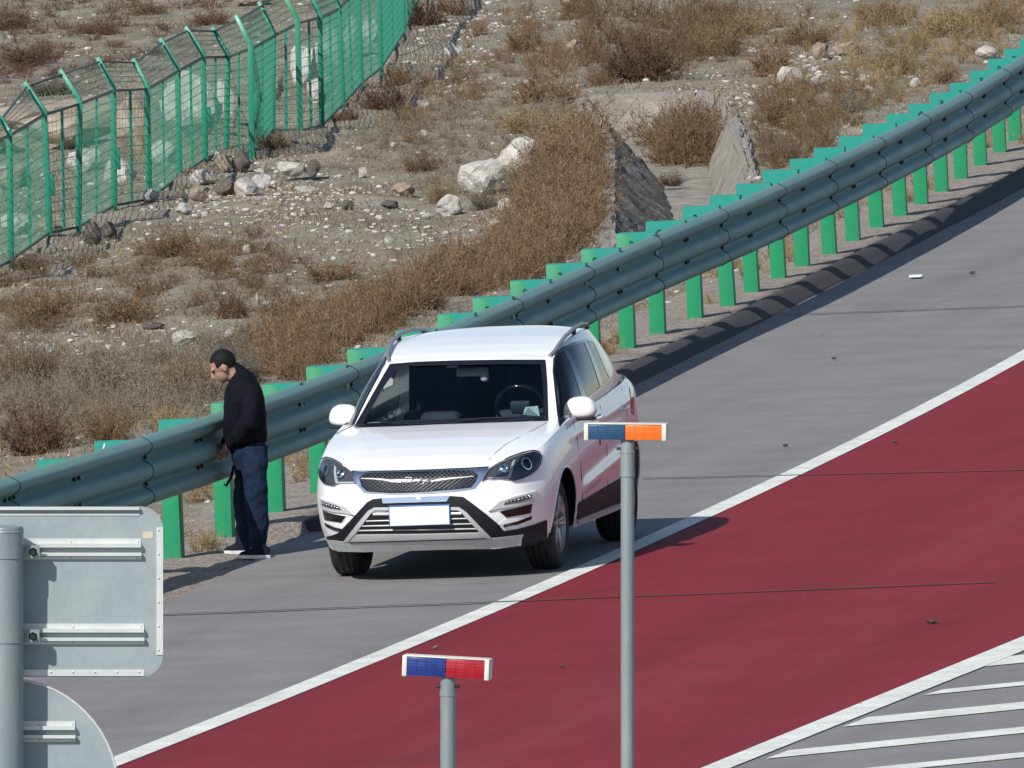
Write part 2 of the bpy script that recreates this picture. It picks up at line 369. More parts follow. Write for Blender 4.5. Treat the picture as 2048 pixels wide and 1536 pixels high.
kerb_x = Curve([G(*q, .12)[:2] for q in ((580,1050),(900,893),(1225,737),(1517,597),(1716,500),(1887,408),(2048,330))], 3)
l1u = Curve([G(*q)[:2] for q in ((232,1512),(360,1465),(700,1326),(775,1300),(952,1221),(1147,1139),(1896,780),(2048,703))], 2)
l1l = Curve([G(*q)[:2] for q in ((235,1534),(360,1485),(700,1349),(1007,1218),(1227,1125),(1933,780),(2048,725))], 2)
l2u = Curve([G(*q)[:2] for q in ((2048,1272),(1665,1436),(1406,1533))], 1)
l2l = Curve([G(*q)[:2] for q in ((2048,1298),(1749,1435),(1446,1536))], 1)
KERB_END = G(580, 1052, .05)[1]

def in_ditch(x, y): return (x > 0.98) & (x < 2.5) & (y > 166.5) & (y < 202)
def terrain(x, y):
    x = np.asarray(x, float); y = np.asarray(y, float)
    z = 0.16*vnoise(x*.33, y*.10, 1) + 0.09*vnoise(x*1.1, y*.55, 2) + 0.085*vnoise(x*2.6, y*1.5, 3) + 0.035*vnoise(x*7.0, y*4.0, 4) - 0.01
    d = kerb_x(y) - x                                        # distance to the left of the kerb
    w = np.clip((d-0.5)/1.2, 0, 1); w = w*w*(3-2*w)
    verge = np.where(y > KERB_END-.3, 0.085, 0.004+0.03*np.clip(d/.6, 0, 1)) + 0.02*vnoise(x*4, y*3, 5) + 0.01*vnoise(x*11, y*9, 6)
    z = verge*(1-w) + z*w
    nk = (y < KERB_END-.1)
    z = np.where(nk & (d < 0.25), z*np.clip(d/.25, 0, 1)-0.004, z)
    z = np.where(d < np.where(nk, -0.3, 0.0), -0.09, np.where(d < 0.0, -0.03, z))
    e = np.maximum(np.maximum(1.10-x, x-2.47), np.maximum(168-y, (y-201.3)*.5))
    z = np.where(e < 0, -0.95, np.where(e < 0.35, z*0.6+0.0, z))
    return z

xs = np.concatenate([[-900, -400, -150, -60, -30, -18, -12], np.arange(-9.6, 8.2, 0.085), [9.5, 12, 18, 30, 60, 150, 400, 900]])
ys = np.concatenate([[-300, -60, 0, 40, 70, 90], np.arange(100, 246, 0.22), [250, 260, 280, 320, 400, 600, 1200, 2500]])
XX, YY = np.meshgrid(xs, ys); ZZ = terrain(XX, YY)
nx, ny = len(xs), len(ys)
V = np.stack([XX.ravel(), YY.ravel(), ZZ.ravel()], 1)
I = np.arange(nx*ny).reshape(ny, nx)
Fq = np.stack([I[:-1, :-1].ravel(), I[:-1, 1:].ravel(), I[1:, 1:].ravel(), I[1:, :-1].ravel()], 1)
me = mesh_np('ground', V, Fq, smooth=True)
me.materials.append(M_GROUND); me.materials.append(M_GRAVEL)
cx_ = V[Fq].mean(1); dd = kerb_x(cx_[:, 1]) - cx_[:, 0]
me.polygons.foreach_set('material_index', ((dd < 1.15+0.5*vnoise(cx_[:, 0]*2, cx_[:, 1]*1.0, 9)) & (dd > -3)).astype(np.int32))
ground = tag(link('ground', me), kind='structure')

def strip(fa, fb, z, ya, yb, name, mat, parent=None, step=1.0, kind=None, endcut=None):
    y = np.arange(ya, yb+step*.5, step); a = np.array([fa(t) for t in y]); b = np.array([fb(t) for t in y])
    V = np.concatenate([np.stack([a, y, 0*y+z], 1), np.stack([b, y, 0*y+z], 1)]); n = len(y); i = np.arange(n-1)
    o = link(name, mesh_np(name, V, np.stack([i, i+n, i+n+1, i+1], 1)), mat, parent)
    if kind: tag(o, kind=kind)
    return o
road = strip(lambda y: kerb_x(y)+0.02, lambda y: 60.0+y*0, 0.0, 20, 300, 'road', M_ROAD, step=1.0, kind='structure')
strip(l1l, l2u, 0.004, 20, 300, 'red_lane', M_RED, road)
strip(l1u, l1l, 0.008, 20, 300, 'edge_line', M_LINE, road)
strip(l2u, l2l, 0.008, 20, 300, 'edge_line', M_LINE, road)
# hatched stripes of the gore
HATCH = [((1985,1317),(2048,1314),(2048,1329),(1962,1335)), ((1888,1380),(2048,1359),(2048,1373),(1846,1392)),
         ((1735,1436),(2048,1405),(2048,1420),(1686,1455)), ((1578,1502),(2048,1451),(2048,1464),(1532,1519))]
hb = []
for q in HATCH: hb.append([G(*p)[:2] for p in q])
def hatch_obj(quad):
    (x0, y0), (x1, y1), (x2, y2), (x3, y3) = quad
    ta = tb = HD; k = 12.0
    na = np.array(ta)/np.hypot(*ta)*k; nb = np.array(tb)/np.hypot(*tb)*k
    V = [(x0, y0, .006), (x3, y3, .006), (x3+nb[0], y3+nb[1], .006), (x0+na[0], y0+na[1], .006)]
    link('hatch_stripe', mesh_np('hatch_stripe', np.array(V), np.array([[0, 1, 2, 3]])), M_LINE, road)
HD = (hb[2][1][0]-hb[2][0][0], hb[2][1][1]-hb[2][0][1])
for q in hb: hatch_obj(q)
dq = np.array(hb[3])-np.array(hb[2])
for k in range(1, 7): hatch_obj((np.array(hb[3])+dq*k*0.98).tolist())
# slab joints
for a, b in (((1575,629),(2060,611)), ((1285,956),(2060,939)), ((250,1232),(1990,1164)), ((700,1229),(990,1221))):
    if a[0] == 700: continue
    A, B = G(*a, .011), G(*b, .011)
    pts = [A+(B-A)*t + np.array([0, 0.05*vnoise(t*14, 3.0, 12), 0]) for t in np.linspace(0, 1, 30)]
    V = []
    for p in pts: V += [(p[0], p[1]-.03, .011), (p[0], p[1]+.03, .011)]
    link('slab_joint', mesh_np('slab_joint', np.array(V), np.array([[2*i, 2*i+2, 2*i+3, 2*i+1] for i in range(29)])), M_JOINT, road)

# kerb: a rounded asphalt berm
ky = np.arange(KERB_END, 230, 0.35); kx = kerb_x(ky)
prof = [(-0.05, -0.05), (-0.03, 0.075), (0.0, 0.098), (0.05, 0.106), (0.10, 0.098), (0.15, 0.064), (0.19, 0.026), (0.235, 0.002), (0.24, -0.03)]
V = []
for j, (y, x) in enumerate(zip(ky, kx)):
    for d, h in prof:
        nn = vnoise(y*.5, d*5+3, 21)*0.022 + vnoise(y*2.2, d*20, 22)*0.008
        V.append((x+d+(nn if d > 0.12 else 0), y, h+(nn*0.7 if 0 <= d < 0.2 else 0)))
n = len(prof); m = len(ky)
Fk = [(j*n+i, j*n+i+1, (j+1)*n+i+1, (j+1)*n+i) for j in range(m-1) for i in range(n-1)] + [tuple(range(n))[::-1]]
kerb = link('kerb', mesh_np('kerb', V, Fk, smooth=True), M_KERB); tag(kerb, kind='structure')

# ------------------------------------------------------------------ drainage channel behind the rail
st = [(164.5, 1.06, 1.56, 1.98, 2.36), (172, 1.06, 1.62, 2.04, 2.38), (178, 1.10, 1.68, 2.12, 2.46), (184, 1.15, 1.74, 2.16, 2.50), (190, 1.22, 1.74, 2.22, 2.53), (196, 1.14, 1.56, 2.24, 2.50), (200, 1.02, 1.32, 2.20, 2.40), (201.5, 1.0, 1.2, 2.05, 2.2)]
cy = np.arange(164.5, 201.6, 0.5); S = np.array(st)
ci = [np.interp(cy, S[:, 0], S[:, k]) for k in range(1, 5)]
fl = np.interp(cy, [164, 190, 198, 201.5], [-0.56, -0.50, -0.46, -0.30])
ch = empty('drainage_channel', (1.8, 184, 0)); tag(ch, 'grey concrete drainage channel with sloping walls running back from the guardrail', 'channel')
def chmesh(name, cols, sub=6, rough=0.012, seed=0):
    V = []; nC = (len(cols)-1)*sub+1
    for j, y in enumerate(cy):
        for k in range(len(cols)-1):
            for q in range(sub if k < len(cols)-2 else sub+1):
                t = q/sub; a, b = cols[k], cols[k+1]
                V.append((a[0][j]*(1-t)+b[0][j]*t-1.8 + rough*vnoise(y*2.0, k*7+t*5, seed+1), y-184, a[1][j]*(1-t)+b[1][j]*t + rough*2*vnoise(y*1.5, k*9+t*4, seed)))
    Fc = [(j*nC+i, j*nC+i+1, (j+1)*nC+i+1, (j+1)*nC+i) for j in range(len(cy)-1) for i in range(nC-1)]
    return link(name, mesh_np(name, V, Fc), M_CHANNEL, ch)
top0 = 0*cy+0.04
wl = chmesh('channel_wall', [(ci[0]-.02, top0-.004), (ci[1], fl)], 12, 0.05, 31); wl.data.materials[0] = M_PITCHSHADE
chmesh('channel_coping', [(ci[0]-.20, top0-.08), (ci[0]-.14, top0), (ci[0], top0)], 3, 0.02, 33)
chmesh('channel_floor', [(ci[1]-.02, fl-.004), (ci[2]+.02, fl-.004)], 5, 0.02, 35)
chmesh('channel_wall', [(ci[2], fl), (ci[3], top0), (ci[3]+.09, top0), (ci[3]+.14, top0-.08)], 5, 0.03, 39)
mb = MB(); mb.add([(1.0-1.8, 201.3-184, .05), (2.2-1.8, 201.3-184, .05), (2.15-1.8, 201.2-184, -.6), (1.1-1.8, 201.2-184, -.6), (1.0-1.8, 201.6-184, .05), (2.2-1.8, 201.6-184, .05)], [(0, 1, 2, 3), (0, 4, 5, 1)])
mb.build('channel_end_wall', M_CHANNEL, ch)

# ------------------------------------------------------------------ guardrail
gr = empty('guardrail', tuple(post_foot[2])); tag(gr, 'green three-wave steel guardrail on square posts along the road edge', 'guardrail')
g0 = Vector(post_foot[2])
pm = MB().box((0, 0, 0.40), (0.130, 0.130, 1.20)).build('post', M_POSTG, None, bevel=0.004)      # from 0.2 below to 1.0 above
post_mesh = pm.data; bpy.data.objects.remove(pm)
# spacer block, its shape facing along the rail, with the rounded corner on the post side
def block_mesh():
    m_ = MB(); h = 0.34
    m_.box((0.5, 0, -h/2), (1.0, 0.136, h)); o = m_.build('spacer_block', M_POSTT, None); d = o.data; bpy.data.objects.remove(o); return d
blk_mesh = block_mesh()
cap = MB().box((0, 0, -0.15), (0.134, 0.134, 0.30)).build('post_cap', M_POSTT, None, bevel=0.005); cap_mesh = cap.data; bpy.data.objects.remove(cap)
bolt_m = MB().lathe([(0.0, 0.012), (0.012, 0.012), (0.017, 0.0), (0.017, -0.01)], 6, 'X').mesh('bolt'); bolt_m.materials.append(M_BOLT)
slot_m = MB().lathe([(0.0, 0.016), (0.014, 0.016), (0.020, 0.0), (0.020, -0.012)], 6, 'X').mesh('bolt'); slot_m.materials.append(M_BOLT)
OFF, ZT, BH = 0.318, 1.052, 0.506
def frame_at(i): return Vector(lat[i]), Vector(tang[i])
posts = []
for i in range(NP):
    ex_, ey_ = frame_at(i); foot = Vector(post_foot[i]); top = Vector(post_top[i]); ax = (top-foot); h = ax.length
    c = foot + ex_*0.065 + ey_*0.065
    axu = ax.normalized()
    o = link('post', post_mesh, None, gr)
    o.matrix_local = Matrix.Translation(c-g0) @ Matrix(((ex_.x, ey_.x, axu.x*h, 0), (ex_.y, ey_.y, axu.y*h, 0), (ex_.z, ey_.z, axu.z*h, 0), (0, 0, 0, 1)))
    posts.append(o)
    tpt = c + axu*h
    b = link('spacer_block', blk_mesh, None, gr)
    bl_ = Vector(post_line[i] + lat[i]*OFF); LB = (bl_-c).dot(ex_)-0.004+0.068
    b.matrix_local = Matrix.Translation(tpt - ex_*0.068 + Vector((0, 0, 0.004)) - g0) @ Matrix(((ex_.x*LB, ey_.x, 0, 0), (ex_.y*LB, ey_.y, 0, 0), (0, 0, 1, 0), (0, 0, 0, 1)))
    # hand-painted station mark on the face towards the traffic
    if i in (2, 4, 5, 8, 9, 10, 11, 12, 13, 14, 15, 16, 17, 26, 27, 28, 29, 30, 31):
        r_ = random.Random(i); fp = tpt - ey_*0.0695
        def q(u, w): return fp + ex_*u + Vector((0, 0, w)) - ey_*0.001
        col = M_BLACKM
        if i == 3: continue
        kx_ = 0.02 + r_.random()*0.02; sz = 0.034
        arc = [(0, 0.6), (0.15, 0.95), (0.55, 1.0), (0.8, 0.7), (0.6, 0.3), (0.2, 0.0), (0.8, 0.02)] if i % 2 else [(0.8, 0.9), (0.3, 1.0), (0.0, 0.6), (0.05, 0.2), (0.5, 0.0), (0.85, 0.25), (0.6, 0.55)]
        mk = MB(); pts = [q(kx_+u*sz, -0.10+w*sz*0.9) for u, w in arc]
        mk.tube([p-g0 for p in pts], 0.005, 5); mk.build('painted_mark', col, gr)
ex_, ey_ = frame_at(3); tp = Vector(post_top[3]) + ex_*0.065 + ey_*0.065
mk = MB(); fp = tp - ey_*0.068
mk.tube([fp + ex_*u + Vector((0, 0, w)) - g0 for u, w in ((0.01, -0.01), (0.0, -0.04), (-0.012, -0.075), (-0.016, -0.10))], 0.008, 5); mk.build('white_paint_mark', M_WHITEM, gr)

# three-wave beam panels
def beam_profile():
    pr = []
    for k in range(33):
        t = k/32; h = (0.5-t)*BH
        w = 0.5+0.5*math.cos(2*math.pi*h/0.1947)
        w = min(1.0, 1.28*(1-(1-w)**1.9)) if False else 1-(1-w)**2.1
        if abs(h) > 0.200: w = max(0.05, 1-((abs(h)-0.200)/0.053)**1.5)
        pr.append((0.083*w, h))
    # lips roll back at top and bottom
    return pr
BP = beam_profile()
beam_line = post_line + lat*(OFF)[None] if False else post_line + lat*OFF
arc_i = np.arange(NP)
def beam_pt(s):
    i = np.clip(s, 0, NP-1); return np.array([np.interp(i, arc_i, beam_line[:, k]) for k in range(3)]), np.array([np.interp(i, arc_i, lat[:, k]) for k in range(3)])
joints = list(range(1, NP-1, 2))                                 # a joint at every second post
ends = [-0.0] + [j for j in joints] + [NP-1]
for a, b in zip(ends[:-1], ends[1:]):
    V = []; n_s = 9; ss = np.linspace(a-0.04, b+0.05, n_s); n_p = len(BP)
    for j, s in enumerate(ss):
        P, L = beam_pt(s); lift = 0.006*(j/(n_s-1))
        for d, h in BP:
            V.append((P[0]+L[0]*(d+lift)-g0[0], P[1]+L[1]*(d+lift)-g0[1], ZT-BH/2+h-g0[2]))
        for d, h in BP:
            dd_ = d+lift-0.005
            V.append((P[0]+L[0]*dd_-g0[0], P[1]+L[1]*dd_-g0[1], ZT-BH/2+h*0.995-g0[2]))
    Fc = []; W = 2*n_p
    for j in range(n_s-1):
        for i in range(n_p-1):
            Fc.append((j*W+i, j*W+i+1, (j+1)*W+i+1, (j+1)*W+i)); Fc.append((j*W+n_p+i, (j+1)*W+n_p+i, (j+1)*W+n_p+i+1, j*W+n_p+i+1))
        Fc.append((j*W, (j+1)*W, (j+1)*W+n_p, j*W+n_p)); Fc.append((j*W+n_p-1, j*W+2*n_p-1, (j+1)*W+2*n_p-1, (j+1)*W+n_p-1))
    for j in (0, n_s-1):
        for i in range(n_p-1): Fc.append((j*W+i, j*W+n_p+i, j*W+n_p+i+1, j*W+i+1))
    m2 = bpy.data.meshes.new('beam_panel'); m2.from_pydata(V, [], Fc); bmm = bmesh.new(); bmm.from_mesh(m2); bmesh.ops.recalc_face_normals(bmm, faces=bmm.faces); bmm.to_mesh(m2); bmm.free()
    m2.polygons.foreach_set('use_smooth', [True]*len(m2.polygons))
    try: m2.set_sharp_from_angle(angle=math.radians(50))
    except Exception: pass
    panel = link('beam_panel', m2, M_BEAM, gr)
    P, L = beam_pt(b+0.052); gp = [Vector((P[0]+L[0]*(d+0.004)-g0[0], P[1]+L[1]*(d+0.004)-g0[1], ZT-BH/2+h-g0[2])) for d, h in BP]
    MB().tube(gp, 0.0075, 5).build('lap_gap_shade', M_BOLT, panel)  # dark tube along the lap, painting in the gap's shadow and grime
    # bolts through the two valleys: pairs at the mid post, a row of lap bolts just past the joint
    spots = [(a+1.0+q, h_, slot_m) for q in (-0.035, 0.035) for h_ in (0.098, -0.098)] + [(a+0.10, h_, bolt_m) for h_ in (0.098, -0.098)]
    for s, h_, bm_ in spots:
        if s > NP-1: continue
        P, L = beam_pt(s); dpt = np.interp(-h_, [-p[1] for p in BP], [p[0] for p in BP])
        bo = link('bolt', bm_, None, panel); ang = math.atan2(L[1], L[0])
        bo.location = (P[0]+L[0]*(dpt+0.011)-g0[0], P[1]+L[1]*(dpt+0.011)-g0[1], ZT-BH/2+h_-g0[2]); bo.rotation_euler = (0, 0, ang)

# ------------------------------------------------------------------ green mesh fence, panels folded in a zigzag
FENCE = [((-60,292),(-52,575),(-100,222)), ((18,264),(22,532),(0,235)), ((88,222),(99,477),(49,165)), ((159,200),(157,466),(120,140)), ((226,174),(228,422),(195,115)), ((294,171),(299,409),(266,118)),
         ((355,136),(359,362),(320,77)), ((406,108),(411,327),(371,54)), ((455,108),(453,308),(424,55)), ((501,90),(504,323),(472,31)), ((547,66),(545,268),(518,4)), ((595,40),(601,272),(560,-25)), ((639,28),(644,261),(606,-35)),
         ((677,11),(686,218),(648,-48)), ((716,-30),(723,176),(690,-85)), ((757,-62),(762,145),(730,-115)), ((803,-120),(808,73),(778,-170)), ((822,-155),(826,25),(798,-205)), ((862,-200),(866,-40),(840,-250)), ((902,-270),(905,-110),(880,-320))]
fx = empty('mesh_fence', tuple(G(22, 532))); f0 = Vector(G(22, 532)); tag(fx, 'green wire mesh fence with bent-over posts standing on the stony slope', 'fence')
fp_ = []
for bend, foot, tip in FENCE:
    Pf = G(*foot, 0.0); Pb = AY(*bend, Pf[1]); Pt = AY(*tip, Pf[1]+0.12); fp_.append((Vector(Pf)-f0, Vector(Pb)-f0, Vector(Pt)-f0))
fr_ = random.Random(4)
for i, (f, b, t) in enumerate(fp_):
    w = 0.061
    m_ = MB(); low = f - (b-f).normalized()*0.12
    m_.bar(low, b + (b-f).normalized()*0.012, w, w, (0, 1, 0)); m_.build('fence_post', M_FENCE, fx, bevel=0.006)
    m_ = MB(); m_.bar(b, t, w*0.86, w*0.86, (0, 1, 0)); m_.build('post_arm', M_FENCE, fx, bevel=0.005)
    if i in (2, 4, 7, 9):
        m_ = MB(); z_ = f + (b-f)*(0.42 if i != 9 else 0.5); m_.box((z_.x+0.035, z_.y-0.02, z_.z), (0.07, 0.02, 0.22)); m_.build('lock_plate', M_FENCE, fx, bevel=0.02)
for i in range(len(fp_)-1):
    (f1, b1, t1), (f2, b2, t2) = fp_[i], fp_[i+1]
    def P_(u, v): return (f1+(f2-f1)*u)*(1-v) + (b1+(b2-b1)*u)*v
    def A_(u, v): return (b1+(b2-b1)*u)*(1-v) + (t1+(t2-t1)*u)*v
    e = 0.015
    m_ = MB(); m_.bar(P_(e, .97), P_(1-e, .97), .024, .024); m_.build('top_rail', M_FRAME, fx)
    m_ = MB(); m_.bar(P_(e, .045), P_(1-e, .045), .024, .024); m_.build('bottom_rail', M_FRAME, fx)
    m_ = MB(); m_.bar(P_(.5, .04), P_(.5, .97), .026, .026, (0, 1, 0)); m_.build('middle_bar', M_FENCE, fx)
    m_ = MB(); m_.bar(A_(e, .86), A_(1-e, .86), .018, .018); m_.build('arm_rail', M_FRAME, fx)
    # welded wire mesh: horizontal wires and closer verticals, one woven sheet per panel
    m_ = MB(); nh = 12
    L = (f2-f1).length; nvt = max(8, int(L/0.085))
    for k in range(1, nh):
        v = .045+.925*k/nh; pts = [P_(e+(1-2*e)*q/4, v+0.004*fr_.uniform(-1, 1)) for q in range(5)]; m_.tube(pts, 0.0042, 3, cap=False)
    for k in range(1, nvt):
        u = k/nvt; m_.tube([P_(u, .05), P_(u, .97)], 0.0021, 3, cap=False)
    for k in range(1, 5): m_.tube([A_(e, k/5*.86), A_(1-e, k/5*.86)], 0.0036, 3, cap=False)
    for k in range(1, nvt): m_.tube([A_(k/nvt, 0.0), A_(k/nvt, .86)], 0.0014, 3, cap=False)
    me_ = m_.mesh('wire_mesh', merge=False); w_ = link('wire_mesh', me_, M_WIRE, fx); tag(w_, kind='stuff')

# ------------------------------------------------------------------ rocks
def GT(px, py):
    P = G(px, py, 0.0)
    for _ in range(3):
        z = -0.46 if in_ditch(P[0], P[1]) and P[0] > 1.3 else float(terrain(P[0], P[1])); P = G(px, py, max(z, -0.5))
    return P
def rock_mesh(seed, mat, sub=3):
    r = np.random.default_rng(seed); bm = bmesh.new(); bmesh.ops.create_icosphere(bm, subdivisions=sub, radius=1.0)
    planes = []
    for k in range(11):
        n = r.normal(size=3); n[2] = abs(n[2])*0.8 if k < 8 else -abs(n[2]); n /= np.linalg.norm(n); planes.append((n, r.uniform(0.55, 0.86)))
    ph = r.uniform(0, 9, 9)
    for v in bm.verts:
        p = np.array(v.co)
        for n, d in planes:
            t = p@n
            if t > d: p = p - n*(t-d)*0.93
        p *= 1+0.06*math.sin(p[0]*4+ph[0]+p[1]*3)+0.05*math.sin(p[1]*6+ph[1]+p[2]*5)+0.035*math.sin(p[2]*9+ph[2]+p[0]*8)
        p += r.normal(size=3)*0.018
        v.co = p
    me = bpy.data.meshes.new('rock'); bm.to_mesh(me); bm.free(); me.materials.append(mat)
    co = np.array([v.co for v in me.vertices]); lo, hi = co.min(0), co.max(0)
    co = (co-(lo+hi)/2)/(hi-lo); co[:, 2] += 0.5                       # unit box, standing on z = 0
    me.vertices.foreach_set('co', co.astype(np.float32).ravel()); me.update()
    return me
_RM = {}
def rock(cx, base, w, h, kind, label, group=None, name='rock', var=None, depth=None):
    mat = {'W': M_ROCKW, 'T': M_ROCKT, 'D': M_ROCKD}[kind]
    key = (kind, var if var is not None else (int(cx)*7+int(base)) % 7)
    if key not in _RM: _RM[key] = rock_mesh(100+key[1]*3+ord(kind), mat)
    P = GT(cx, base); s = FPX/P[1]
    W, Hh = w/s, h/s
    o = link(name, _RM[key]); o.location = (P[0], P[1]+W*0.35, P[2]-Hh*0.12); o.scale = (W*1.04, depth or W*0.9, Hh*1.16)
    o.rotation_euler = (0, 0, 0 if w > 60 else ((int(cx)*37) % 63)/10)
    if o.rotation_euler.z: o.scale = (W*1.0, W*0.95, Hh*1.16)
    return tag(o, label, 'rock', group)
rock(1043,352,104,74,'W','largest pale jagged boulder, tallest of the pair above the guardrail',name='boulder',var=1)
rock(962,388,88,66,'W','pale boulder leaning on the left side of the largest boulder',name='boulder',var=2)
rock(900,432,54,42,'W','squat pale block with a shadowed right side below the two boulders',var=3)
rock(1016,428,46,30,'W','low dull pale stone half hidden in scrub right of the squat block')
rock(480,348,42,46,'D','pointed brown rock at the foot of the green fence',var=4)
rock(447,347,40,38,'T','tan rock touching the pointed brown rock under the fence')
rock(405,372,52,32,'W','pale wedge-shaped rock at the left end of the rubble by the fence')
rock(397,402,46,30,'T','tan cracked rock in front of the pale wedge-shaped rock')
rock(492,392,52,36,'W','grey rubble lump right of the tan cracked rock')
rock(525,378,44,28,'W','lilac-grey rubble stone right of the grey rubble lump')
rock(450,392,46,34,'D','dark rubble stone between the tan cracked rock and the grey rubble lump')
rock(628,354,34,34,'D','dark purple-brown rock with a crest, right of the rubble by the fence',var=5)
rock(583,352,58,28,'W','low pale rock just left of the dark crested rock')
rock(187,492,40,46,'D','taller of two dark rocks against the left end of the fence')
rock(222,480,38,36,'D','shorter of two dark rocks against the left end of the fence')
rock(849,277,20,17,'W','round white stone alone high on the slope above the boulders')
rock(787,296,14,12,'W','small white stone left of the round white stone')
rock(368,432,38,26,'W','bluish pale stone below the tan cracked rock')
rock(808,390,48,24,'T','flat tan stone left of the squat pale block')
rock(780,418,36,18,'D','dark brown low lump below the flat tan stone')
rock(695,420,30,20,'D','grey-brown stone left of the dark brown low lump')
rock(658,418,24,13,'W','small white stone beside the grey-brown stone')
rock(612,388,48,16,'W','flat whitish slab below the low pale rock')
rock(725,357,18,22,'W','small upright leaf-shaped pale stone on the slope')
rock(246,740,36,28,'W','pale pinkish stone on the bank left of the standing person',var=6)
rock(365,692,54,30,'W','flat pale rock above and left of the person')
rock(472,684,54,28,'W','pale slab directly above the person\'s head')
rock(450,702,40,16,'D','low dark stone under the pale slab above the person')
rock(305,660,44,16,'D','low dark stone on the bank left of the flat pale rock')
rock(494,506,20,17,'W','small white stone with a pale face below the fence rubble')
rock(778,490,22,16,'W','white stone at the upper edge of the brown scrub belt')
rock(515,605,9,18,'W','thin upright white chip standing in the grass')
rock(855,440,28,14,'W','low white stone left of the squat pale block, further down the slope')
rock(990,452,26,12,'W','white flat stone below the low dull pale stone')
rock(1082,288,0.1+18,14,'W','small pale stone up the slope right of the round white stone')
rock(240,372,66,62,'W','round pale boulder seen through the mesh behind the fence',name='boulder',var=0)
rock(35,470,60,44,'W','pale boulder behind the fence at the left edge',var=2)
rock(95,474,66,38,'T','low tan boulder behind the fence beside the leftmost pale boulder',var=1)
rock(100,300,300,95,'T','long tan rock ledge behind the fence at upper left',name='rock_ledge',var=3,depth=1.2)
rock(262,312,80,118,'T','upright tan outcrop behind the fence at the end of the long ledge',name='rock_outcrop',var=4)
rock(385,275,120,128,'W','large pale outcrop behind the middle of the fence',name='rock_outcrop',var=5)
rock(448,250,62,90,'W','narrow pale outcrop behind the fence right of the large one',name='rock_outcrop',var=6)
rock(610,170,60,76,'W','pale block behind the far part of the fence, lowest of four',name='rock_outcrop',var=0)
rock(660,140,64,84,'W','pale upright block behind the far part of the fence, second of four',name='rock_outcrop',var=3)
rock(705,112,48,70,'W','pale block behind the far part of the fence, third of four',name='rock_outcrop',var=1)
rock(745,92,40,50,'W','small pale block behind the far part of the fence, last of four',name='rock_outcrop',var=2)
rock(505,14,74,34,'T','pinkish tan rock beyond the fence at the top edge of the picture',var=6)
rock(905,113,34,24,'W','pale triangular stone in the rubble beyond the fence end')
rock(1148,110,44,30,'T','tan stone in the rubble left of the big brown bush')
rock(1085,108,26,18,'W','pale stone left of the tan stone in the upper rubble')
rock(1640,122,40,36,'T','tan jagged rock on the rubble bank beyond the channel')
rock(1582,168,58,34,'W','pale broken rock on the rubble bank, nearest the channel')
rock(1692,112,54,28,'T','low tan rock at the crest of the rubble bank')
rock(1640,172,44,24,'W','pale rock low on the rubble bank right of the broken rock')
rock(1738,186,22,16,'W','small whitish stone alone right of the rubble bank')
rock(1832,176,26,20,'W','grey-white stone above the guardrail near the right edge')
rock(1975,118,46,26,'W','low pale rock close behind the far end of the guardrail')
rock(1222,690,34,20,'T','tan stone among the posts behind the white car')
rock(88,708,44,22,'W','pale flat stone at the left edge of the bank')
rock(60,820,44,14,'W','low pale slab in the scrub at the far left')

rock(170,345,70,46,'W','pale rock behind the fence below the long tan ledge')
rock(330,335,60,52,'W','pale rock behind the fence in front of the large outcrop')
rock(545,205,60,60,'T','tan rock behind the fence between the large outcrop and the four blocks')
rock(640,205,56,50,'W','pale low rock behind the fence in front of the four blocks')
rock(300,405,40,26,'W','small pale rock just behind the fence right of the round boulder')
rock(30,380,70,50,'T','tan rock behind the fence at the left edge above the pale boulder')
# loose stones and pebbles: nobody could count them
def stone_field(name, pos, size, mat, seed):
    r = np.random.default_rng(seed)
    base = np.array([(1, 0, 0), (0, 1, 0), (-1, 0, 0), (0, -1, 0), (.5, .5, .75), (-.5, .5, .75), (-.5, -.5, .75), (.5, -.5, .75), (0, 0, -.5)], float)
    fc = np.array([(0, 1, 4), (1, 5, 4), (1, 2, 5), (2, 6, 5), (2, 3, 6), (3, 7, 6), (3, 0, 7), (0, 4, 7), (4, 5, 6), (4, 6, 7), (1, 0, 8), (2, 1, 8), (3, 2, 8), (0, 3, 8)])
    n = len(pos); B = base[None]*(1+r.uniform(-.38, .38, (n, len(base), 3)))
    B *= (size[:, None, None]*np.stack([r.uniform(.6, 1.2, n), r.uniform(.6, 1.2, n), r.uniform(.32, .75, n)], 1)[:, None, :])
    a = r.uniform(0, 6.28, n); c, s = np.cos(a)[:, None], np.sin(a)[:, None]
    X = B[..., 0]*c-B[..., 1]*s; Y = B[..., 0]*s+B[..., 1]*c
    V = np.stack([X, Y, B[..., 2]], -1) + pos[:, None, :]
    Fc = (fc[None]+(np.arange(n)*len(base))[:, None, None]).reshape(-1, 3)
    return link(name, mesh_np(name, V.reshape(-1, 3), Fc), mat)
def scatter_px(n, seed, box=(-80, 2120, -60, 1130)):
    r = np.random.default_rng(seed); px = r.uniform(box[0], box[1], n); py = r.uniform(box[2], box[3], n)
    d = FW[None]+RT[None]*((px-1024)/FPX)[:, None]-UP[None]*((py-768)/FPX)[:, None]
    P = CAM+d*((0-H_CAM)/d[:, 2])[:, None]; return P, r, px, py
P, r, px, py = scatter_px(120000, 50, (-500, 2500, -120, 1130))
dk = kerb_x(P[:, 1])-P[:, 0]
clump = vnoise(P[:, 0]*.9, P[:, 1]*.22, 60)+0.6*vnoise(P[:, 0]*2.7, P[:, 1]*.8, 61)
def blob(cx, cy, rx, ry): return np.exp(-(((px-cx)/rx)**2+((py-cy)/ry)**2))
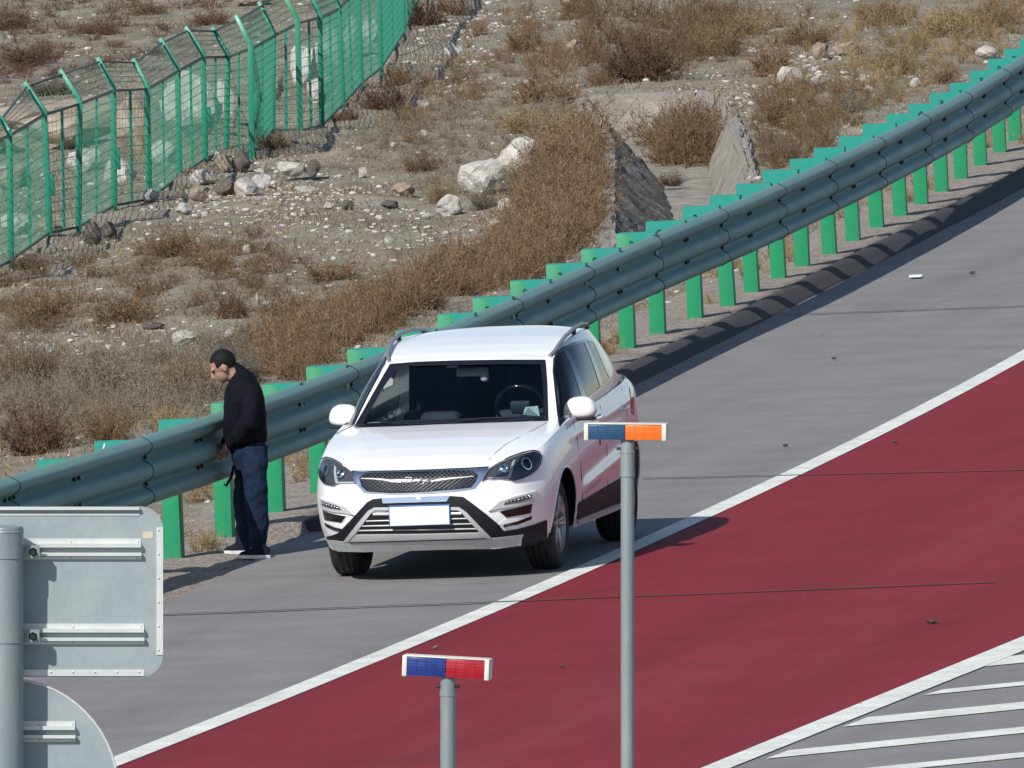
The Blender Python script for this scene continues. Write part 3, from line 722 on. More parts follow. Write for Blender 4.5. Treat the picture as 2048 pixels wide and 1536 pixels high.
hot = blob(930,70,110,70)+1.6*blob(1640,140,120,46)+blob(1480,205,40,30)+0.8*blob(1600,250,120,30)+blob(620,395,140,40)+blob(520,370,100,40)+0.8*blob(120,690,160,40)+0.7*blob(800,470,200,60)+blob(1480,215,30,20)+0.6*blob(150,500,200,60)+0.7*blob(430,430,120,40)
keep = (dk > 0.9) & ~in_ditch(P[:, 0], P[:, 1]) & (r.uniform(0, 1, len(P)) < np.clip(0.14+0.75*np.maximum(clump, 0)*1.2+0.8*hot, 0, 1))
P, hot_, px, py = P[keep], hot[keep], px[keep], py[keep]
P[:, 2] = terrain(P[:, 0], P[:, 1])
sz = (2.3+r.pareto(1.9, len(P))*2.3)*(1+0.7*np.clip(hot_, 0, 1.3)); sz = np.clip(sz, 1.6, 15)/2/(FPX/P[:, 1])*1.35
sel = r.uniform(0, 1, len(P))
tag(stone_field('loose_stones', P[sel < .62], sz[sel < .62], M_ROCKW, 1), 'loose pale stones strewn over the slope', 'stones', kind='stuff')
tag(stone_field('loose_stones', P[(sel >= .62)], sz[sel >= .62], M_ROCKT, 2), 'loose tan stones strewn over the slope', 'stones', kind='stuff')
# gravel on the verge between scrub and kerb
P, r, px, py = scatter_px(30000, 51, (-60, 2100, 150, 1200)); dk = kerb_x(P[:, 1])-P[:, 0]
keep = (dk > 0.06) & (dk < 1.25) & ((P[:, 1] > KERB_END) | (dk > 0.25)); P = P[keep]; P[:, 2] = terrain(P[:, 0], P[:, 1])
tag(stone_field('verge_gravel', P, (1.0+r.pareto(2.6, len(P))*1.3).clip(0.8, 7)/2/(FPX/P[:, 1]), M_ROCKT, 3), 'small gravel lying along the verge behind the kerb', 'gravel', kind='stuff')
# a little grit on the road
P, r, px, py = scatter_px(420, 52, (100, 2100, 380, 1536)); dk = kerb_x(P[:, 1])-P[:, 0]; P = P[dk < -0.3]; P[:, 2] = 0.012
tag(stone_field('road_grit', P, (0.9+r.pareto(2.2, len(P))*0.9).clip(0.7, 4.0)/2/(FPX/P[:, 1]), M_ROCKD, 4), 'dark grit scattered on the road', 'grit', kind='stuff')
for i, (x, y, w, h, k, lab) in enumerate(((1945,549,13,8,'D','dark pebble on the concrete lane near the right edge'), (1668,719,10,6,'D','dark pebble on the lane above the white edge line'), (1571,894,12,7,'D','dark pebble on the lane just above the white edge line, right of the lamp post'),
        (872,1297,13,7,'T','pale pebble on the red lane beside the edge line'), (1124,1336,12,8,'D','dark pebble on the red lane between the two lamp posts'), (1790,886,12,7,'D','dark pebble on the red lane near the edge line'), (1865,1246,26,7,'D','flat dark scrap on the red lane above the hatching'))):
    Pq = G(x, y, .01); s = FPX/Pq[1]; key = ('P', k)
    if key not in _RM: _RM[key] = rock_mesh(300+i, {'D': M_ROCKD, 'T': M_ROCKT}[k], 1)
    o = link('pebble', _RM[key]); o.location = Pq; o.scale = (w/s, w/s, h/s); tag(o, lab, 'pebble')
m_ = MB(); m_.add([(-.06, -.1, .004), (.05, -.14, .006), (.07, .02, .02), (.0, .16, .012), (-.05, .08, .018)], [(0, 1, 2), (0, 2, 4), (4, 2, 3)])
o = m_.build('paper_scrap', M_WHITEM, None, loc=tuple(G(1830, 554, .012))); tag(o, 'white scrap of paper lying on the concrete lane', 'paper')

# ------------------------------------------------------------------ dry scrub
def ribbons(S, D, L, W, r, bend=0.25, seg=2):
    """flat tapering twigs: starts S, unit directions D, lengths L, widths W -> verts, tris"""
    n = len(S); side = np.cross(D, r.normal(size=(n, 3))); side /= np.linalg.norm(side, axis=1)[:, None]+1e-9
    bv = r.normal(size=(n, 3))*bend; pts = [S]
    for k in range(1, seg+1):
        t = k/seg; pts.append(S+D*(L*t)[:, None]+bv*(L*t*t)[:, None]*.5)
    V = []; idx = []
    for k in range(seg):
        w = W*(1-k/seg*.6); V += [pts[k]-side*w[:, None]/2, pts[k]+side*w[:, None]/2]
    V.append(pts[-1]); V = np.stack(V, 1)          # n, 2seg+1, 3
    f = []
    for k in range(seg-1): f += [(2*k, 2*k+1, 2*k+3), (2*k, 2*k+3, 2*k+2)]
    f.append((2*seg-2, 2*seg-1, 2*seg)); f = np.array(f)
    Fc = (f[None]+(np.arange(n)*(2*seg+1))[:, None, None]).reshape(-1, 3)
    return V.reshape(-1, 3), Fc, pts
def bush_arrays(seed, n_main=46, n_sub=9, n_leaf=3, tw=0.012, upright=0.55):
    r = np.random.default_rng(seed); Vs = []; Fs = []; b = 0
    a = r.uniform(0, 6.283, n_main); rad = r.uniform(0, .22, n_main)
    S = np.stack([np.cos(a)*rad, np.sin(a)*rad, 0*a-.03], 1)
    a2 = a+r.normal(size=n_main)*.5; el = np.clip(r.normal(upright, .32, n_main), .05, 1.3)*1.25
    D = np.stack([np.cos(a2)*np.cos(el), np.sin(a2)*np.cos(el), np.sin(el)], 1)
    L = r.uniform(.45, .95, n_main)
    V, F_, pts = ribbons(S, D, L, np.full(n_main, tw*1.5), r, .35, 3); Vs.append(V); Fs.append(F_); b += len(V)
    k = n_main*n_sub; ii = np.repeat(np.arange(n_main), n_sub); t = r.uniform(.25, 1.0, k)
    S2 = pts[0][ii]*(1-t)[:, None]+pts[-1][ii]*t[:, None]
    D2 = D[ii]*.7+r.normal(size=(k, 3))*.65+np.array([0, 0, .25]); D2 /= np.linalg.norm(D2, axis=1)[:, None]
    L2 = r.uniform(.10, .30, k)
    V, F_, p2 = ribbons(S2, D2, L2, np.full(k, tw), r, .5, 2); Vs.append(V); Fs.append(F_+b); b += len(V)
    k3 = k*n_leaf; ii = np.repeat(np.arange(k), n_leaf); t = r.uniform(.2, 1.05, k3)
    S3 = p2[0][ii]*(1-t)[:, None]+p2[-1][ii]*t[:, None]; D3 = r.normal(size=(k3, 3))+np.array([0, 0, .3]); D3 /= np.linalg.norm(D3, axis=1)[:, None]
    V, F_, _ = ribbons(S3, D3, r.uniform(.03, .09, k3), np.full(k3, tw*1.3), r, .2, 1); Vs.append(V); Fs.append(F_+b)
    V = np.concatenate(Vs); V[:, 2] = np.maximum(V[:, 2], -.04); V[:, 2] /= np.percentile(V[:, 2], 99.3); q = np.percentile(np.hypot(V[:, 0], V[:, 1]), 98); V[:, :2] /= 2*q
    return V, np.concatenate(Fs)                 # about one unit wide and one unit high
KMAT = {'rust': M_RUST, 'purp': M_PURP, 'straw': M_STRAW, 'grey': M_GREYT}
BUSH = {}
for kind, cfg in (('rust', dict(n_main=90, n_sub=11, n_leaf=4)), ('purp', dict(n_main=95, n_sub=11, n_leaf=4, upright=.45)), ('straw', dict(n_main=110, n_sub=8, upright=.75, tw=.010)), ('grey', dict(n_main=75, n_sub=10, upright=.5))):
    for v in range(3):
        V, F_ = bush_arrays(400+v*17+len(kind)*5, **cfg); me = mesh_np('dry_bush', V, F_); me.materials.append(KMAT[kind]); BUSH[kind, v] = me
def bush(cx, base, w, h, kind, label, group=None, name='dry_bush'):
    P = GT(cx, base); s = FPX/P[1]; o = link(name, BUSH[kind, (int(cx)+int(base)) % 3])
    W = w/s; o.location = (P[0], P[1]+.1, P[2]); o.scale = (W, min(W, 1.4), h/s*1.02); o.rotation_euler = (0, 0, 0.0 if W > .8 else (int(cx) % 7)*.9)
    return tag(o, label, 'bush', group)
B_ = [
 (1285,158,215,112,'purp','broad dark reddish-brown bush at the head of the drainage channel'),
 (1432,112,140,66,'straw','yellow straw-coloured bush right of the broad dark bush at the top'),
 (1052,108,120,62,'rust','brown bush among the upper rubble left of the broad dark bush'),
 (1160,30,110,60,'rust','brown bush at the top edge left of the yellow bush'),
 (850,52,110,66,'purp','dark red bush where the green fence leaves the picture'),
 (905,30,90,46,'rust','brown bush right of the dark red bush by the fence end'),
 (770,222,150,62,'purp','purplish low bush at the foot of the far fence posts'),
 (800,172,90,52,'rust','rusty bush between the purplish low bush and the fence end'),
 (690,252,96,44,'purp','low dark bush in front of the fence left of the purplish one'),
 (545,300,90,44,'rust','rusty bush growing against the fence beside the pointed rock'),
 (1085,215,200,86,'rust','wide brown bush left of the channel head'),
 (1040,265,150,60,'straw','straw-coloured bush below the wide brown bush'),
 (1135,300,110,90,'straw','pale yellow bush at the left lip of the channel'),
 (1390,326,140,128,'rust','rusty bush filling the floor of the drainage channel'),
 (1335,262,100,76,'rust','smaller rusty bush at the back of the drainage channel'),
 (1430,262,90,76,'rust','rusty bush against the right wall of the channel'),
 (1345,372,70,30,'purp','low dark tuft on the floor at the front of the channel'),
 (1545,152,130,80,'rust','brown bush on the bank right of the channel head'),
 (1562,258,130,92,'rust','rusty bush just right of the channel behind the guardrail'),
 (1610,95,150,60,'rust','brown bush above the rubble bank'),
 (1500,72,110,60,'straw','straw bush at the top right of the yellow bush'),
 (1795,148,170,62,'straw','golden bush right of the rubble bank'),
 (1890,84,200,80,'straw','wide golden bush at the upper right'),
 (1765,52,150,60,'rust','brown bush at the top edge above the golden bush'),
 (1990,60,140,70,'rust','brown bush in the top right corner'),
 (1700,225,110,46,'grey','grey twiggy bush below the rubble bank'),
 (1890,165,90,40,'rust','small rusty bush close behind the guardrail near the right edge'),
 (1640,240,90,48,'rust','small brown bush left of the grey twiggy bush behind the rail'),
 (1560,318,110,50,'grey','grey bush right of the channel mouth close to the rail'),
 (1050,392,130,62,'grey','grey thorny bush growing in front of the largest boulder'),
 (965,420,110,54,'grey','grey grass tuft bush in front of the leaning boulder'),
 (880,410,90,60,'straw','thin straw bush left of the squat pale block'),
 (850,350,130,50,'rust','low brown bush left of the leaning boulder'),
 (830,292,100,36,'rust','low brown bush below the round white stone'),
 (340,515,170,62,'rust','brown bush below the fence rubble, left of centre'),
 (430,540,130,56,'rust','brown bush right of and below the left-centre brown bush'),
 (660,560,160,46,'rust','low rusty bush above the brown scrub belt'),
 (560,640,150,56,'rust','rusty bush at the upper left end of the brown scrub belt'),
 (85,650,190,80,'rust','wide brown bush at the left edge halfway down'),
 (245,645,180,62,'rust','brown bush right of the wide left-edge bush'),
 (462,638,90,62,'purp','dark purplish bush above the pale slab'),
 (70,905,210,130,'purp','large dark brown bush in the lower left behind the rail'),
 (215,890,150,100,'rust','brown bush right of the large dark one behind the rail'),
 (230,800,260,92,'grey','wide grey-brown bush left of the standing person'),
 (370,800,150,96,'rust','rusty bush right behind the standing person'),
 (60,770,170,84,'rust','rusty bush at the left edge above the large dark one'),
 (330,862,120,60,'straw','straw-coloured bush behind the rail left of the person'),
 (60,130,150,46,'purp','low dark red tuft beyond the fence at the upper left'),
 (20,60,120,40,'purp','low dark tuft beyond the fence in the top left corner'),
 (190,70,130,36,'purp','low reddish tuft beyond the fence right of the corner tuft'),
 (420,50,120,34,'purp','low reddish tuft beyond the middle of the fence'),
 (300,30,110,30,'rust','low brown tuft beyond the fence near the top edge'),
 (100,190,150,36,'purp','low dark tuft right behind the fence arms at left'),
 (55,540,110,40,'rust','small brown bush at the foot of the leftmost fence post')]
for a in B_: bush(*a)

# thicket: a belt of scrub that reads as one mass
def inside(poly, px, py):
    c = np.zeros(len(px), bool); n = len(poly)
    for i in range(n):
        (x1, y1), (x2, y2) = poly[i], poly[(i+1) % n]
        cond = ((y1 > py) != (y2 > py)) & (px < (x2-x1)*(py-y1)/(y2-y1+1e-9)+x1); c ^= cond
    return c
LOWB = {k: [bush_arrays(900+i*7+len(k), **dict(n_main=26, n_sub=7, n_leaf=3, tw=.016, upright=u)) for i in range(4)] for k, u in (('rust', .55), ('grey', .55), ('straw', .8), ('purp', .45))}
def thicket(name, poly, n, hpx, kind, seed, label, lo=.6, hi=1.25, wr=(0.9, 1.9), zc=None):
    xs_ = [p[0] for p in poly]; ys_ = [p[1] for p in poly]
    P, r, px, py = scatter_px(n*4, seed, (min(xs_), max(xs_), min(ys_), max(ys_))); k = inside(poly, px, py) & ~((kerb_x(P[:, 1])-P[:, 0]) < 0.45); P = P[k][:n]
    P[:, 2] = terrain(P[:, 0], P[:, 1]) if zc is None else zc; Vs, Fs, b = [], [], 0
    for i, p in enumerate(P):
        V, F_ = LOWB[kind][i % 4]; h = hpx/(FPX/p[1])*r.uniform(lo, hi); w = h*r.uniform(*wr); a = r.uniform(0, 6.28); c, s = math.cos(a), math.sin(a)
        Q = V*np.array([w, w, h]); Q = np.stack([Q[:, 0]*c-Q[:, 1]*s, Q[:, 0]*s+Q[:, 1]*c, Q[:, 2]], 1)+p
        Vs.append(Q); Fs.append(F_+b); b += len(V)
    o = link(name, mesh_np(name, np.concatenate(Vs), np.concatenate(Fs)), KMAT[kind]); return tag(o, label, 'scrub', kind='stuff')
belt = [(500,760),(600,770),(700,705),(850,640),(1000,580),(1130,515),(1185,470),(1188,380),(1180,290),(1140,300),(1110,400),(1060,470),(960,520),(860,565),(760,600),(650,640),(540,680)]
thicket('brown_scrub', belt, 470, 82, 'rust', 70, 'dense belt of rusty brown scrub along the guardrail')
thicket('brown_scrub', [(1110,290),(1178,270),(1190,420),(1130,520),(1000,585),(980,540)], 130, 92, 'rust', 71, 'tall brown scrub between boulders and drainage channel')
thicket('grey_scrub', [(0,720),(300,720),(440,740),(440,830),(250,880),(0,930)], 170, 64, 'grey', 72, 'grey-brown scrub on the bank at the lower left')
thicket('grey_scrub', [(420,700),(640,650),(700,690),(560,760),(430,790)], 110, 58, 'grey', 73, 'grey-brown scrub behind the standing person')
thicket('straw_scrub', [(1480,30),(2048,0),(2048,90),(1800,200),(1640,260),(1540,330),(1560,200)], 130, 40, 'straw', 74, 'thin straw scrub on the bank beyond the guardrail at the right')
thicket('brown_scrub', [(950,40),(1200,20),(1180,130),(1000,190),(900,260),(760,260)], 100, 42, 'rust', 75, 'thin brown scrub among the rubble near the fence end')
thicket('red_scrub', [(-40,0),(520,-30),(330,110),(0,200)], 150, 26, 'purp', 76, 'low reddish scrub on the far ground beyond the fence', wr=(1.5, 3.5))
thicket('brown_scrub', [(0,560),(500,470),(640,560),(480,640),(0,680)], 120, 36, 'rust', 77, 'low brown scrub across the middle of the slope', wr=(1.5, 3))
thicket('brown_scrub', [(1140,40),(1560,20),(1500,110),(1420,130),(1200,170)], 110, 60, 'rust', 88, 'brown scrub around the head of the drainage channel')
thicket('grey_scrub', [(760,240),(1130,190),(1130,330),(900,420),(700,330)], 120, 30, 'grey', 89, 'low grey scrub between the fence end and the boulders', wr=(1.4, 2.8))
thicket('brown_scrub', [(1500,210),(1640,180),(1760,210),(1600,330),(1530,340)], 90, 44, 'rust', 90, 'brown scrub between the channel and the guardrail')
thicket('straw_scrub', [(1640,60),(2048,20),(2048,70),(1850,180),(1700,230)], 70, 38, 'straw', 91, 'golden scrub on the upper right bank')
thicket('channel_scrub', [(1305,205),(1450,198),(1446,246),(1325,250)], 60, 92, 'rust', 92, 'brown scrub filling the far part of the drainage channel', zc=-.46)
thicket('brown_scrub', [(-480,560),(-10,560),(-10,900),(-480,900)], 110, 56, 'rust', 93, 'brown scrub on the bank past the left edge')
# straw between the rail posts
P, r, px, py = scatter_px(20000, 78, (300, 2060, 200, 1120)); dk = kerb_x(P[:, 1])-P[:, 0]
k = (dk > .35) & (dk < 1.5) & (vnoise(P[:, 0]*1.3, P[:, 1]*.5, 80) > 0.02); P = P[k][:150]; P[:, 2] = terrain(P[:, 0], P[:, 1]); Vs, Fs, b = [], [], 0
for i, p in enumerate(P):
    V, F_ = LOWB['straw'][i % 4]; h = r.uniform(.08, .24); Q = V*np.array([h*1.6, h*1.6, h])+p; Vs.append(Q); Fs.append(F_+b); b += len(V)
tag(link('straw_tufts', mesh_np('straw_tufts', np.concatenate(Vs), np.concatenate(Fs)), M_STRAW), 'dry straw tufts between the guardrail posts', 'grass', kind='stuff')
# short dry grass over the slope
for kind, n, seed in (('grey', 80000, 85), ('straw', 34000, 86), ('rust', 27000, 87)):
    P, r, px, py = scatter_px(n*4, seed, (-500, 2500, -120, 1000)); dk = kerb_x(P[:, 1])-P[:, 0]
    cl = vnoise(P[:, 0]*1.1, P[:, 1]*.3, seed+20)+.5*vnoise(P[:, 0]*3.3, P[:, 1]*1.1, seed+21)
    k = (dk > 1.0) & ~in_ditch(P[:, 0], P[:, 1]) & (r.uniform(-.35, .45, len(P)) < cl); P = P[k][:n]; P[:, 2] = terrain(P[:, 0], P[:, 1])-.005
    P[:, :2] += r.normal(size=(len(P), 2))*.03; m = len(P)
    D = r.normal(size=(m, 3))*.55+np.array([0, 0, .8]); D /= np.linalg.norm(D, axis=1)[:, None]
    V, F_, _ = ribbons(P, D, r.uniform(.03, .095, m), np.full(m, .009), r, .4, 2)
    tag(link('dry_grass', mesh_np('dry_grass', V, F_), KMAT[kind]), 'short dry grass growing over the stony slope', 'grass', kind='stuff')

# ------------------------------------------------------------------ white car
CH = 0.1997; CEX = np.array([math.cos(CH), -math.sin(CH), 0]); CEY = np.array([math.sin(CH), math.cos(CH), 0])
CO = np.array([-1.2733, 130.0964, 0.0]) + CEX*0.78 + np.array([0, 0, 0.012])       # middle of the front axle on the ground
def to_car(P): d = np.asarray(P)-CO; return np.array([d@CEX, d@CEY, d[2]])
def car_px(L): L = np.atleast_2d(L); return PX(CO + L[:, :1]*CEX + L[:, 1:2]*CEY + L[:, 2:]*np.array([0, 0, 1.]))
car = empty('parked_car', tuple(CO), -CH); tag(car, 'white compact SUV with roof rails parked on the road shoulder beside the guardrail', 'car')

def car_paint():
    m, nt, b = mat_new('white_car_paint'); v = coords(nt); n = noise_node(nt, 1.8, 6, 0.7, v); n2 = noise_node(nt, 30, 4, .7, v)
    c = ramp(nt, n.outputs[0], [(0.3, (0.80, 0.815, 0.83)), (0.65, (0.86, 0.87, 0.875))]).outputs[0]
    nt.links.new(c, b.inputs['Base Color']); _in(b, 'Roughness', 0.32); _in(b, 'Coat Weight', 0.75); _in(b, 'Coat Roughness', 0.06); return m
M_CAR = car_paint()
M_TRIM = simple('black_trim_plastic', (0.013, 0.014, 0.018), 0.6, var=0.2, spec=0.22)
M_GLOSSB = simple('gloss_black', (0.010, 0.011, 0.014), 0.12, var=0.1, coat=0.5)
M_SILV = simple('silver_plastic', (0.55, 0.56, 0.56), 0.42, 0.25, var=0.08)
M_RAIL = simple('grey_roof_rail', (0.22, 0.235, 0.25), 0.4, 0.3, var=0.08)
M_CHROME = simple('chrome', (0.72, 0.74, 0.76), 0.14, 1.0, var=0.05)
M_TYRE = simple('tyre_rubber', (0.016, 0.016, 0.018), 0.85, var=0.25, scale=20)
M_RIM = simple('alloy_rim', (0.36, 0.36, 0.37), 0.38, 0.7, var=0.1)
M_INT = simple('dark_interior', (0.040, 0.052, 0.066), 0.8, var=0.2)
M_SEAT = simple('seat_fabric', (0.040, 0.046, 0.055), 0.85, var=0.2)
M_WSH = glass('windscreen_glass', (0.70, 0.80, 0.84), 0.7)
M_SIDEG = glass('side_glass', (0.24, 0.28, 0.30), 0.9)
M_LENS = glass('headlamp_lens', (0.92, 0.94, 0.96), 0.9)
M_LAMPIN = simple('headlamp_housing', (0.085, 0.088, 0.10), 0.3, 0.3, var=0.3)
M_PLATE = simple('plate_white', (0.78, 0.80, 0.82), 0.45, var=0.03)
M_PBLUE = simple('plate_blue', (0.02, 0.13, 0.36), 0.45)
M_REDL = simple('tail_lamp_red', (0.30, 0.012, 0.014), 0.2, coat=0.5)
M_PAPER = simple('tissue_pale_green', (0.55, 0.72, 0.66), 0.8)

def cr(P, n):
    """Catmull-Rom along axis 0, n samples per segment"""
    P = np.asarray(P, float); a = np.concatenate([[2*P[0]-P[1]], P, [2*P[-1]-P[-2]]]); out = []
    for i in range(len(P)-1):
        p0, p1, p2, p3 = a[i], a[i+1], a[i+2], a[i+3]
        for k in range(n):
            t = k/n; out.append(.5*((2*p1)+(p2-p0)*t+(2*p0-5*p1+4*p2-p3)*t*t+(3*p1-p0-3*p2+p3)*t**3))
    out.append(P[-1]); return np.array(out)
# lower body: plan outline (half), shoulder line, profile insets
plan = np.array([(0,-.985),(.30,-.968),(.52,-.915),(.70,-.80),(.81,-.63),(.868,-.42),(.892,0),(.900,.6),(.902,1.3),(.902,2.0),(.884,2.65),(.842,3.1),(.75,3.36),(.48,3.50),(0,3.55)])
shld = np.array([(0,-.885,.800),(.30,-.868,.806),(.52,-.815,.822),(.68,-.69,.850),(.765,-.53,.882),(.812,-.33,.928),(.832,0,.985),(.845,.6,1.058),(.850,1.3,1.092),(.842,2.0,1.126),(.812,2.65,1.155),(.765,3.0,1.170),(.68,3.22,1.175),(.42,3.34,1.18),(0,3.38,1.18)])
zb = np.array([.212,.212,.212,.212,.215,.24,.26,.25,.25,.25,.26,.28,.30,.30,.30])
fr_lv = [0, .17, .36, .55, .74, .90]
in_f = [.150, .062, .012, .0, .018, .048]; in_s = [.055, .022, .006, .0, .012, .034]
tg = np.gradient(plan, axis=0); nrm = np.stack([tg[:, 1], -tg[:, 0]], 1); nrm /= np.linalg.norm(nrm, axis=1)[:, None]
wf = np.clip(-nrm[:, 1], 0, 1)
ctrl = []
for k, f in enumerate(fr_lv):
    ins = in_f[k]*wf + in_s[k]*(1-wf); pt = plan - nrm*ins[:, None]
    ctrl.append(np.concatenate([pt, (zb+(shld[:, 2]-zb)*f)[:, None]], 1))
ctrl.append(shld); ctrl = np.array(ctrl)                         # level, u, 3
NU = 22
dense = cr(ctrl.transpose(1, 0, 2), NU).transpose(1, 0, 2)       # along u
dense = cr(dense, 7)                                             # along v -> (nv, nu, 3)
nv, nu = dense.shape[:2]
R_ARCH, Z_AX, WB, TRK, RW = 0.388, 0.335, 2.65, 0.722, 0.335
cols = []
for j in range(nu):
    c = dense[:, j]; y = np.interp(.4, c[:, 2], c[:, 1]); x = c[:, 0].max(); zl = c[0, 2]
    if x > .62:
        for ya in (0.0, WB):
            d = abs(y-ya)
            if d < R_ARCH: zl = max(zl, Z_AX+math.sqrt(R_ARCH**2-d*d))
    t = np.linspace(0, 1, nv); z = c[:, 2]; t0 = np.interp(zl, z, t) if zl > z[0] else 0
    tt = t0+(1-t0)*t; cols.append(np.stack([np.interp(tt, t, c[:, k]) for k in range(3)], 1))
low = np.array(cols).transpose(1, 0, 2)
_y, _z = low[..., 1], low[..., 2]; _in1 = np.clip((_y-.42)/.25, 0, 1)*np.clip((2.35-_y)/.3, 0, 1)*(low[..., 0] > .7)
low[..., 0] += _in1*(0.020*np.exp(-((_z-(.515+.085*(_y-.4)))/.045)**2) - 0.008*np.exp(-((_z-(.63+.085*(_y-.4)))/.07)**2)) + np.clip((_y-.1)/.4, 0, 1)*np.clip((3.1-_y)/.3, 0, 1)*(low[..., 0] > .7)*0.008*np.exp(-((_z-(.905+.045*_y))/.030)**2)
low[-1] = dense[-1]
def grid_mesh(A): 
    n, m = A.shape[:2]; I = np.arange(n*m).reshape(n, m)
    return A.reshape(-1, 3), np.stack([I[:-1, :-1].ravel(), I[:-1, 1:].ravel(), I[1:, 1:].ravel(), I[1:, :-1].ravel()], 1)
def both(V, F_):
    Vm = V*np.array([-1, 1, 1]); return np.concatenate([V, Vm]), np.concatenate([F_, F_[:, ::-1]+len(V)])
lowV, lowF = both(*grid_mesh(low))
# hood
edge = low[-1]; kk = np.where(edge[:, 1] < 0.50)[0]; kk = kk[kk < nu//2]; hoodE = edge[kk]
hz = lambda y: np.interp(y, [-.885,-.82,-.7,-.5,-.25,0,.25,.5], [.800,.838,.884,.934,.980,1.015,1.040,1.056])
ts = np.linspace(0, 1, 22); hood = []
for p in hoodE:
    w = ts**2.6; crease = 0.012*np.exp(-((ts-.72)/.10)**2)*np.clip((p[1]+.8)/.5, 0, 1)
    zc = max(hz(p[1]), p[2]); yc = p[1] - 0.045*(1-ts**2)*np.clip(1-(p[1]+.885)/.2, 0, 0)
    hood.append(np.stack([p[0]*ts, p[1]+0*ts+yc*0, zc+(p[2]-zc)*w+crease], 1))
hoodV, hoodF = both(*grid_mesh(np.array(hood)))
# cabin
gb = np.array([(0,.36,1.035),(.40,.385,1.04),(.725,.43,1.045),(.800,.52,1.045),(.836,.75,1.060),(.842,1.3,1.085),(.832,2.0,1.118),(.796,2.55,1.145),(.735,2.92,1.160),(.63,3.13,1.165),(.36,3.25,1.17),(0,3.28,1.17)])
gt = np.array([(0,.955,1.472),(.34,.965,1.470),(.575,1.005,1.457),(.622,1.06,1.462),(.650,1.20,1.500),(.672,1.55,1.566),(.664,2.0,1.586),(.630,2.4,1.566),(.570,2.70,1.520),(.49,2.86,1.490),(.28,2.95,1.485),(0,2.97,1.485)])
NG = 24
gbd, gtd = cr(gb, NG), cr(gt, NG); nvv = 26; cab = []
for v in np.linspace(0, 1, nvv):
    q = gbd*(1-v)+gtd*v; bulge = 0.035*4*v*(1-v)
    out = np.stack([np.clip(q[:, 0]/.8, 0, 1), np.where(q[:, 1] < 1.2, -1, np.where(q[:, 1] > 2.8, 1, 0))*(1-np.clip(q[:, 0]/.8, 0, 1)), 0*q[:, 0]+.25], 1); q = q+out*bulge*.8
    cab.append(q)
cabV, cabF = both(*grid_mesh(np.array(cab)))
# roof
rz = lambda y: np.interp(y, [.955,1.1,1.3,1.55,1.8,2.1,2.4,2.7,2.85,2.97], [1.470,1.510,1.553,1.592,1.613,1.622,1.614,1.580,1.545,1.490])
roofE = gtd; rf = []
for p in roofE:
    zc = max(rz(p[1]), p[2]+.002); rf.append(np.stack([p[0]*ts, p[1]+0*ts, zc+(p[2]-zc)*ts**3.0], 1))
roofV, roofF = both(*grid_mesh(np.array(rf)))
allV = np.concatenate([lowV, hoodV, cabV, roofV]); o1 = len(lowV); o2 = o1+len(hoodV); o3 = o2+len(cabV)
allF = np.concatenate([lowF, hoodF+o1, cabF+o2, roofF+o3])
BV = BVHTree.FromPolygons([tuple(v) for v in allV], [tuple(int(i) for i in f) for f in allF])
camL = Vector(to_car(CAM))
def hit(px, py):
    d = ray(px, py); dl = Vector((d@CEX, d@CEY, d[2])).normalized()
    loc, n, i, dist = BV.ray_cast(camL, dl, 500)
    if loc is None: return None
    if n.dot(dl) > 0: n = -n
    return loc, n
def poly_in(poly, q): return bool(inside(poly, np.array([q[0]]), np.array([q[1]]))[0])
def cdt(poly, step):
    P = []
    for (x1, y1), (x2, y2) in zip(poly, poly[1:]+poly[:1]):
        n = max(1, int(math.hypot(x2-x1, y2-y1)/step))
        P += [(x1+(x2-x1)*k/n, y1+(y2-y1)*k/n) for k in range(n)]
    nb = len(P); x0, x1 = min(p[0] for p in P), max(p[0] for p in P); y0, y1 = min(p[1] for p in P), max(p[1] for p in P)
    gx, gy = np.meshgrid(np.arange(x0+step/2, x1, step), np.arange(y0+step/2, y1, step)); gx, gy = gx.ravel(), gy.ravel()
    k = inside(poly, gx, gy); gp = [(a, b) for a, b in zip(gx[k], gy[k])]
    r = delaunay_2d_cdt([Vector(p) for p in P+gp], [(i, (i+1) % nb) for i in range(nb)], [], 1, 1e-4)
    return r[0], r[2]
